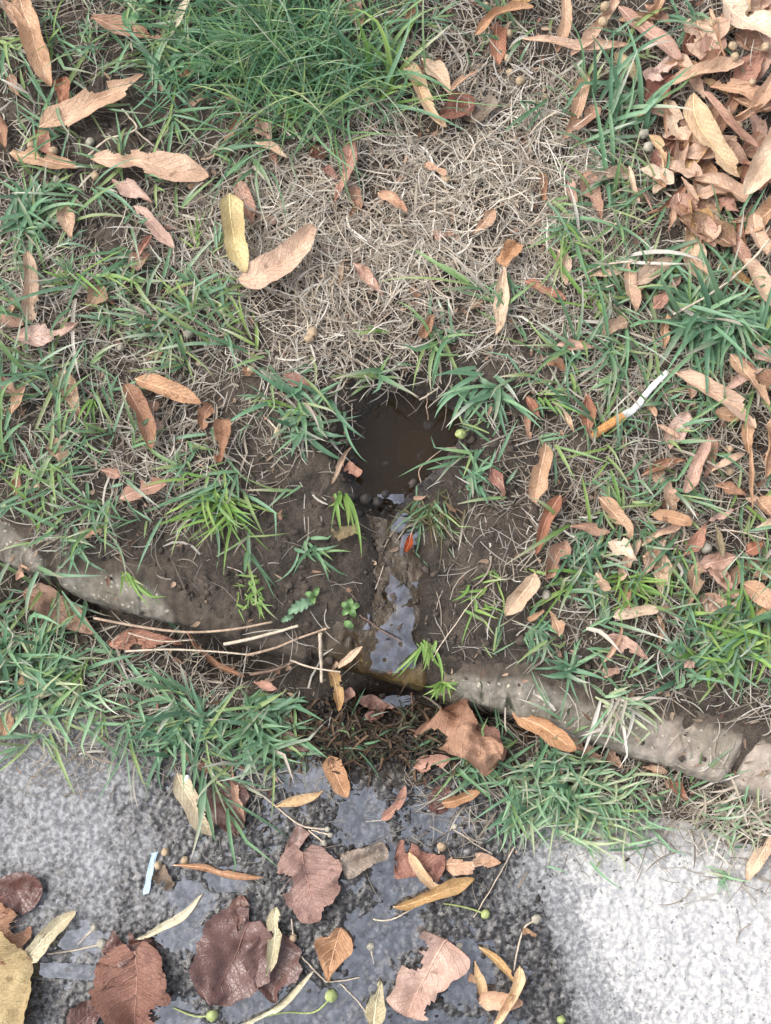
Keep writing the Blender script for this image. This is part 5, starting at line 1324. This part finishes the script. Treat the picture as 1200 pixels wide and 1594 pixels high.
bm = bmesh.new(); bm.from_mesh(me); bm.verts.ensure_lookup_table(); bm.faces.new([bm.verts[5 * 32 + m] for m in range(32)]); bm.to_mesh(me); bm.free()
obj('sunken_cap', me, label='faint round cap lying under the brown puddle water', cat='cap')

# ---------------------------------------------------------------- tufts that stand apart
PAL = dict(g=GC, y=YC, s=SCOL, b=np.array([lin(c, .80) for c in [(112, 153, 119), (124, 165, 128), (104, 142, 111), (138, 174, 133)]]),
           d=np.array([lin(c, .8) for c in [(86, 128, 96), (98, 142, 102), (116, 154, 98)]]), p=np.array([lin(c, .85) for c in [(156, 190, 148), (136, 178, 138), (188, 200, 158)]]),
           m=np.array([lin(c, .7) for c in [(104, 100, 62), (88, 96, 60), (124, 112, 76)]]))


def tuft(u, v, n, lpx, wpx, pal, lab, spread_px=14, dir_deg=None, fan=3.14, el=.6, droop=1.1, dry=.15, z0=0.0, mixpal=None, mixf=.2, name='grass_tuft', S=8, cat='grass tuft'):
    uu = RNG.normal(u, spread_px * 1.3, n); vv_ = RNG.normal(v, spread_px * 1.0, n); x, y, z = G(uu, vv_)
    az = RNG.uniform(-fan, fan, n) + (0 if dir_deg is None else math.radians(dir_deg))
    cb = colour_var(PAL[pal], n, .14)
    if mixpal: k = RNG.random(n) < mixf; cb[k] = colour_var(PAL[mixpal], int(k.sum()))
    ct = cb * RNG.uniform(.9, 1.15, (n, 1)); k = RNG.random(n) < dry; ct[k] = colour_var(SCOL, int(k.sum()))
    L = RNG.uniform(.3, 1.2, n) * lpx * PXM; W = RNG.uniform(.55, 1.15, n) * wpx * PXM
    o3 = np.array([float(q_) for q_ in G(float(u), float(v))])
    vt, qd, cc = blades(np.stack([x, y, z + z0 + RNG.uniform(0, .004, n)], -1), az, np.clip(RNG.normal(el, .34, n), .03, 1.45), L, W, RNG.normal(droop, .5, n), RNG.normal(0, .5, n), cb, ct, S=S)
    if n <= 40 and wpx >= 8:
        e = link(bpy.data.objects.new(name, None), label=lab, cat=cat, group='grass tufts'); e.location = o3
        kv, kq = len(vt) // n, len(qd) // n
        for b in range(n):
            obj('grass_blade', npmesh('grass_blade', (vt - o3)[b * kv:(b + 1) * kv], qd[:kq], M_GRASS, cols=cc[b * kv:(b + 1) * kv]), e)
        return e
    o = obj(name, npmesh(name, vt - o3, qd, M_GRASS, cols=cc), label=lab, cat=cat, group='grass tufts'); o.location = o3
    return o


tuft(470, 110, 560, 190, 3.8, 'd', 'big dense clump of fine dark grass at the top', 62, None, 3.14, .95, 1.2, .12, mixpal='g', mixf=.4, S=9)
tuft(430, 60, 300, 190, 3.6, 'd', 'fine dark grass combed sideways at the top edge, left of the wide blades', 60, 170, 1.3, .7, 1.0, .1, S=9)
tuft(600, 140, 26, 150, 9, 'g', 'wide bright grass blades sprouting beside the fine clump', 12, 60, 1.6, 1.0, 1.3, .1, mixpal='y', mixf=.5)
tuft(958, 190, 18, 175, 10, 'b', 'tall blue-green blades standing beside the leaf pile', 24, 80, 1.9, .9, .9, .05)
tuft(952, 250, 16, 120, 8, 'b', 'lower sprawling blades below the tall blue-green ones', 20, None, 3.14, .5, .9, .1)
tuft(1080, 40, 14, 110, 9, 'b', 'few blades rooted among the leaves at the top of the pile', 10, 200, 2.2, .6, 1.0, .1)
tuft(42, 335, 34, 100, 9, 'b', 'blue-green tuft at the left edge below the small level leaf', 12, -20, 2.2, .6, 1.0, .05)
tuft(255, 115, 34, 100, 8, 'b', 'blue-green tuft right of the big corner leaf', 13, None, 3.14, .5, 1.0, .1, mixpal='y', mixf=.2)
tuft(345, 778, 62, 105, 6, 'y', 'bright yellow-green tuft on bare soil above the kerb', 11, -95, 1.4, .55, .8, .05, mixpal='g', mixf=.35)
tuft(398, 920, 26, 42, 4, 'y', 'small sparse tuft on soil below the bright yellow-green tuft', 12, -110, 1.6, .4, .8, .2)
tuft(480, 850, 16, 62, 6, 'g', 'thin sprout on bare soil left of the flat bark-like piece', 10, -90, 1.8, .4, .7, .1)
tuft(535, 770, 9, 100, 7, 'y', 'arching blades on the soil left of the puddle foot', 4, -85, .5, .6, 1.2, .1)
tuft(960, 1092, 34, 90, 6, 's', 'bleached straw-white tuft hanging over the right kerb', 9, -60, 1.3, .5, 1.0, .2, mixpal='p', mixf=.25)
tuft(955, 1085, 14, 52, 6, 'p', 'few green blades growing out of the bleached kerb tuft', 6, None, 3.14, .6, 1.0, .1)
tuft(860, 1225, 190, 82, 6, 'p', 'pale green bushy tuft spilling onto the pale pavement', 32, -70, 2.4, .7, 1.1, .2, mixpal='b', mixf=.4)
tuft(940, 1258, 140, 72, 5, 'p', 'pale fuzzy tuft right of the bushy one on the pavement rim', 28, -85, 2.2, .7, 1.0, .3, mixpal='g', mixf=.3)
tuft(1128, 1366, 12, 40, 5, 'p', 'tiny star-shaped sprig alone on the pale pavement', 3, None, 3.14, .3, .5, .3)
tuft(1150, 1268, 150, 66, 4, 's', 'dry yellow tuft below the right kerb crack', 26, -60, 2.6, .6, 1.0, .5, mixpal='p', mixf=.3)
tuft(45, 1030, 90, 105, 8, 'b', 'large blue-green tuft in the gutter at the left edge', 34, -40, 3.0, .7, 1.1, .1, mixpal='p', mixf=.3)
tuft(90, 1075, 60, 90, 7, 'p', 'pale blades hanging onto the pavement at the left', 26, -60, 2.0, .6, 1.1, .1)
tuft(280, 1118, 95, 92, 8, 'b', 'left one of two dense tufts in the gutter below the twigs', 24, -140, 1.7, .35, .8, .1)
tuft(410, 1120, 120, 80, 8, 'b', 'right one of two dense tufts in the gutter below the twigs', 22, -85, 1.9, .4, .8, .1, mixpal='g', mixf=.4)
tuft(468, 645, 34, 98, 9, 'b', 'sprawling blue-green blades at the left of the puddle', 20, -90, 2.4, .4, .8, .2)
tuft(590, 588, 12, 92, 9, 'g', 'star of blades leaning over the top of the puddle', 5, -60, 2.0, .45, .7, .3)
tuft(685, 530, 22, 85, 8, 'g', 'star of blades right above the puddle', 8, None, 3.14, .4, .8, .2)
tuft(738, 745, 26, 62, 6, 'b', 'small spiky star of blades right of the puddle', 7, None, 3.14, .5, .9, .2)
tuft(668, 790, 60, 85, 4, 'm', 'drowned brownish grass trailing in the trickle', 12, -95, 1.1, .2, .4, .3, mixpal='g', mixf=.25)
tuft(760, 600, 30, 95, 9, 'b', 'blades drooping at the right bank of the puddle', 14, -100, 1.5, .5, .9, .15)
tuft(832, 985, 26, 60, 6, 'b', 'small green sprig on bare soil at right', 8, -20, 2.0, .4, .8, .2)
tuft(890, 1040, 22, 62, 7, 'b', 'small green sprig at the edge of the right kerb', 6, -60, 2.6, .4, .7, .1)
tuft(755, 930, 20, 58, 5, 'y', 'sparse green blades on soil right of the trickle', 18, -80, 1.6, .5, .8, .2)
tuft(1140, 990, 120, 98, 8, 'y', 'bright green clump above the kerb at the right edge', 26, None, 3.14, .7, 1.0, .08, mixpal='g', mixf=.55)
tuft(1065, 1030, 40, 80, 8, 'b', 'blue-green blades left of the bright green clump', 14, None, 3.14, .5, .9, .05)
tuft(912, 890, 46, 72, 6, 'b', 'blue-green bushy tuft below the overlapping leaves', 14, None, 3.14, .6, 1.0, .15)
tuft(978, 905, 40, 76, 5, 'y', 'bright upright tuft right of the blue-green bushy one', 9, -90, 1.4, .7, .8, .05)
tuft(1038, 875, 46, 70, 5, 'b', 'fluffy blue-green tuft under the crossing straps', 15, None, 3.14, .6, 1.0, .1)
tuft(1110, 495, 60, 160, 10, 'b', 'thick swirl of long blades at the right edge', 18, 190, 1.4, .5, .9, .05)
tuft(1120, 500, 34, 140, 10, 'b', 'long blades spreading out of the thick swirl towards the edge', 16, -30, 1.2, .5, .8, .05)
tuft(735, 1188, 50, 74, 6, 'g', 'small tuft overhanging the wet pavement below the crumpled leaf', 14, -60, 2.2, .6, 1.0, .15)
tuft(692, 1064, 26, 34, 5, 'y', 'tiny yellow-green sprouts at the wet kerb joint', 2, -90, 1.5, .6, .7, .05)
tuft(660, 1000, 14, 60, 5, 'y', 'thin yellowish blades at the right side of the trickle', 7, -90, .8, .4, .6, .2)
tuft(555, 1150, 12, 60, 4, 'd', 'dark drowned blades in the muck under the kerb', 20, 0, 1.2, .2, .4, .1, z0=.004)
tuft(112, 850, 14, 70, 6, 'b', 'blades hanging over the left kerb joint', 16, -80, 1.6, .6, 1.0, .2)

# ---------------------------------------------------------------- small broad-leaved weeds
M_WEED = {k: mat_plain('weed_' + k, c, .5, .8, .25, 250) for k, c in dict(d=(84, 128, 80), l=(108, 142, 84), b=(106, 138, 106)).items()}


def weed(u, v, lab, lvs, mat, lift=4):
    o3 = np.array([float(q_) for q_ in G(float(u), float(v))]); e = link(bpy.data.objects.new('weed', None), label=lab, cat='weed'); e.location = o3
    for (dx, dy, ln, wd, an, jag) in lvs:
        n, m = 22, 7; t = np.linspace(0, 1, n); q_ = np.linspace(-1, 1, m)
        f = np.sin(math.pi * t) ** .6 * (1 - .15 * t)
        if jag: f = f * (1 - .5 * ((t * jag) % 1))
        ca, sa = math.cos(math.radians(an)), math.sin(math.radians(an)); X_ = (t - .0)[:, None] * ln + 0 * q_[None]; Y_ = q_[None] * f[:, None] * wd / 2
        Xr = (X_ * ca - Y_ * sa + dx) * PXM; Yr = (X_ * sa + Y_ * ca - dy) * PXM
        zz_ = top(Xr + o3[0], Yr + o3[1]) - o3[2] + lift * .001 + .0025 * np.sin(math.pi * t)[:, None] - .0008 * (1 - q_[None] ** 2) + .0006 * fbm(X_ / 9, Y_ / 9, 3, 2)
        obj('weed_leaf', npmesh('weed_leaf', np.stack([Xr, Yr, zz_], -1).reshape(-1, 3), gridquads(n, m), mat), e)
    return e


weed(462, 952, 'jagged pale green weed leaf on soil above the gutter twigs', [(-14, 4, 46, 24, 28, 5), (-4, 8, 22, 12, 200, 4)], M_WEED['b'])
weed(545, 948, 'tiny rosette of round green leaves beside the trickle', [(0, 0, 16, 11, a_, 0) for a_ in (20, 90, 150, 220, 300)] + [(-10, 20, 18, 12, -30, 0)], M_WEED['l'], 3)
weed(490, 930, 'small yellow-green seedling behind the jagged weed leaf', [(0, 0, 16, 10, a_, 0) for a_ in (70, 160, 250)], M_WEED['l'], 3)
weed(318, 118, 'round dark green weed leaves left of the fine grass clump', [(0, 16, 46, 38, 95, 0), (-12, -30, 40, 34, 140, 0), (14, -40, 40, 32, 60, 0)], M_WEED['d'], 10)
weed(352, 132, 'small light green frilly sprig left of the fine grass clump', [(0, 8, 22, 14, a_, 6) for a_ in (40, 90, 140)] + [(0, 10, 12, 10, 270, 0)], M_WEED['l'], 10)
weed(215, 12, 'cluster of dark clover-like leaves at the top edge', [(-20, 0, 40, 34, 100, 0), (10, 4, 38, 32, 30, 0), (0, 20, 36, 30, 250, 0), (50, 6, 36, 32, 80, 0)], M_WEED['d'], 10)
weed(935, 955, 'small oval green leaf on bare soil beside the level pale leaf', [(0, 18, 40, 18, 80, 0)], M_WEED['b'], 4)
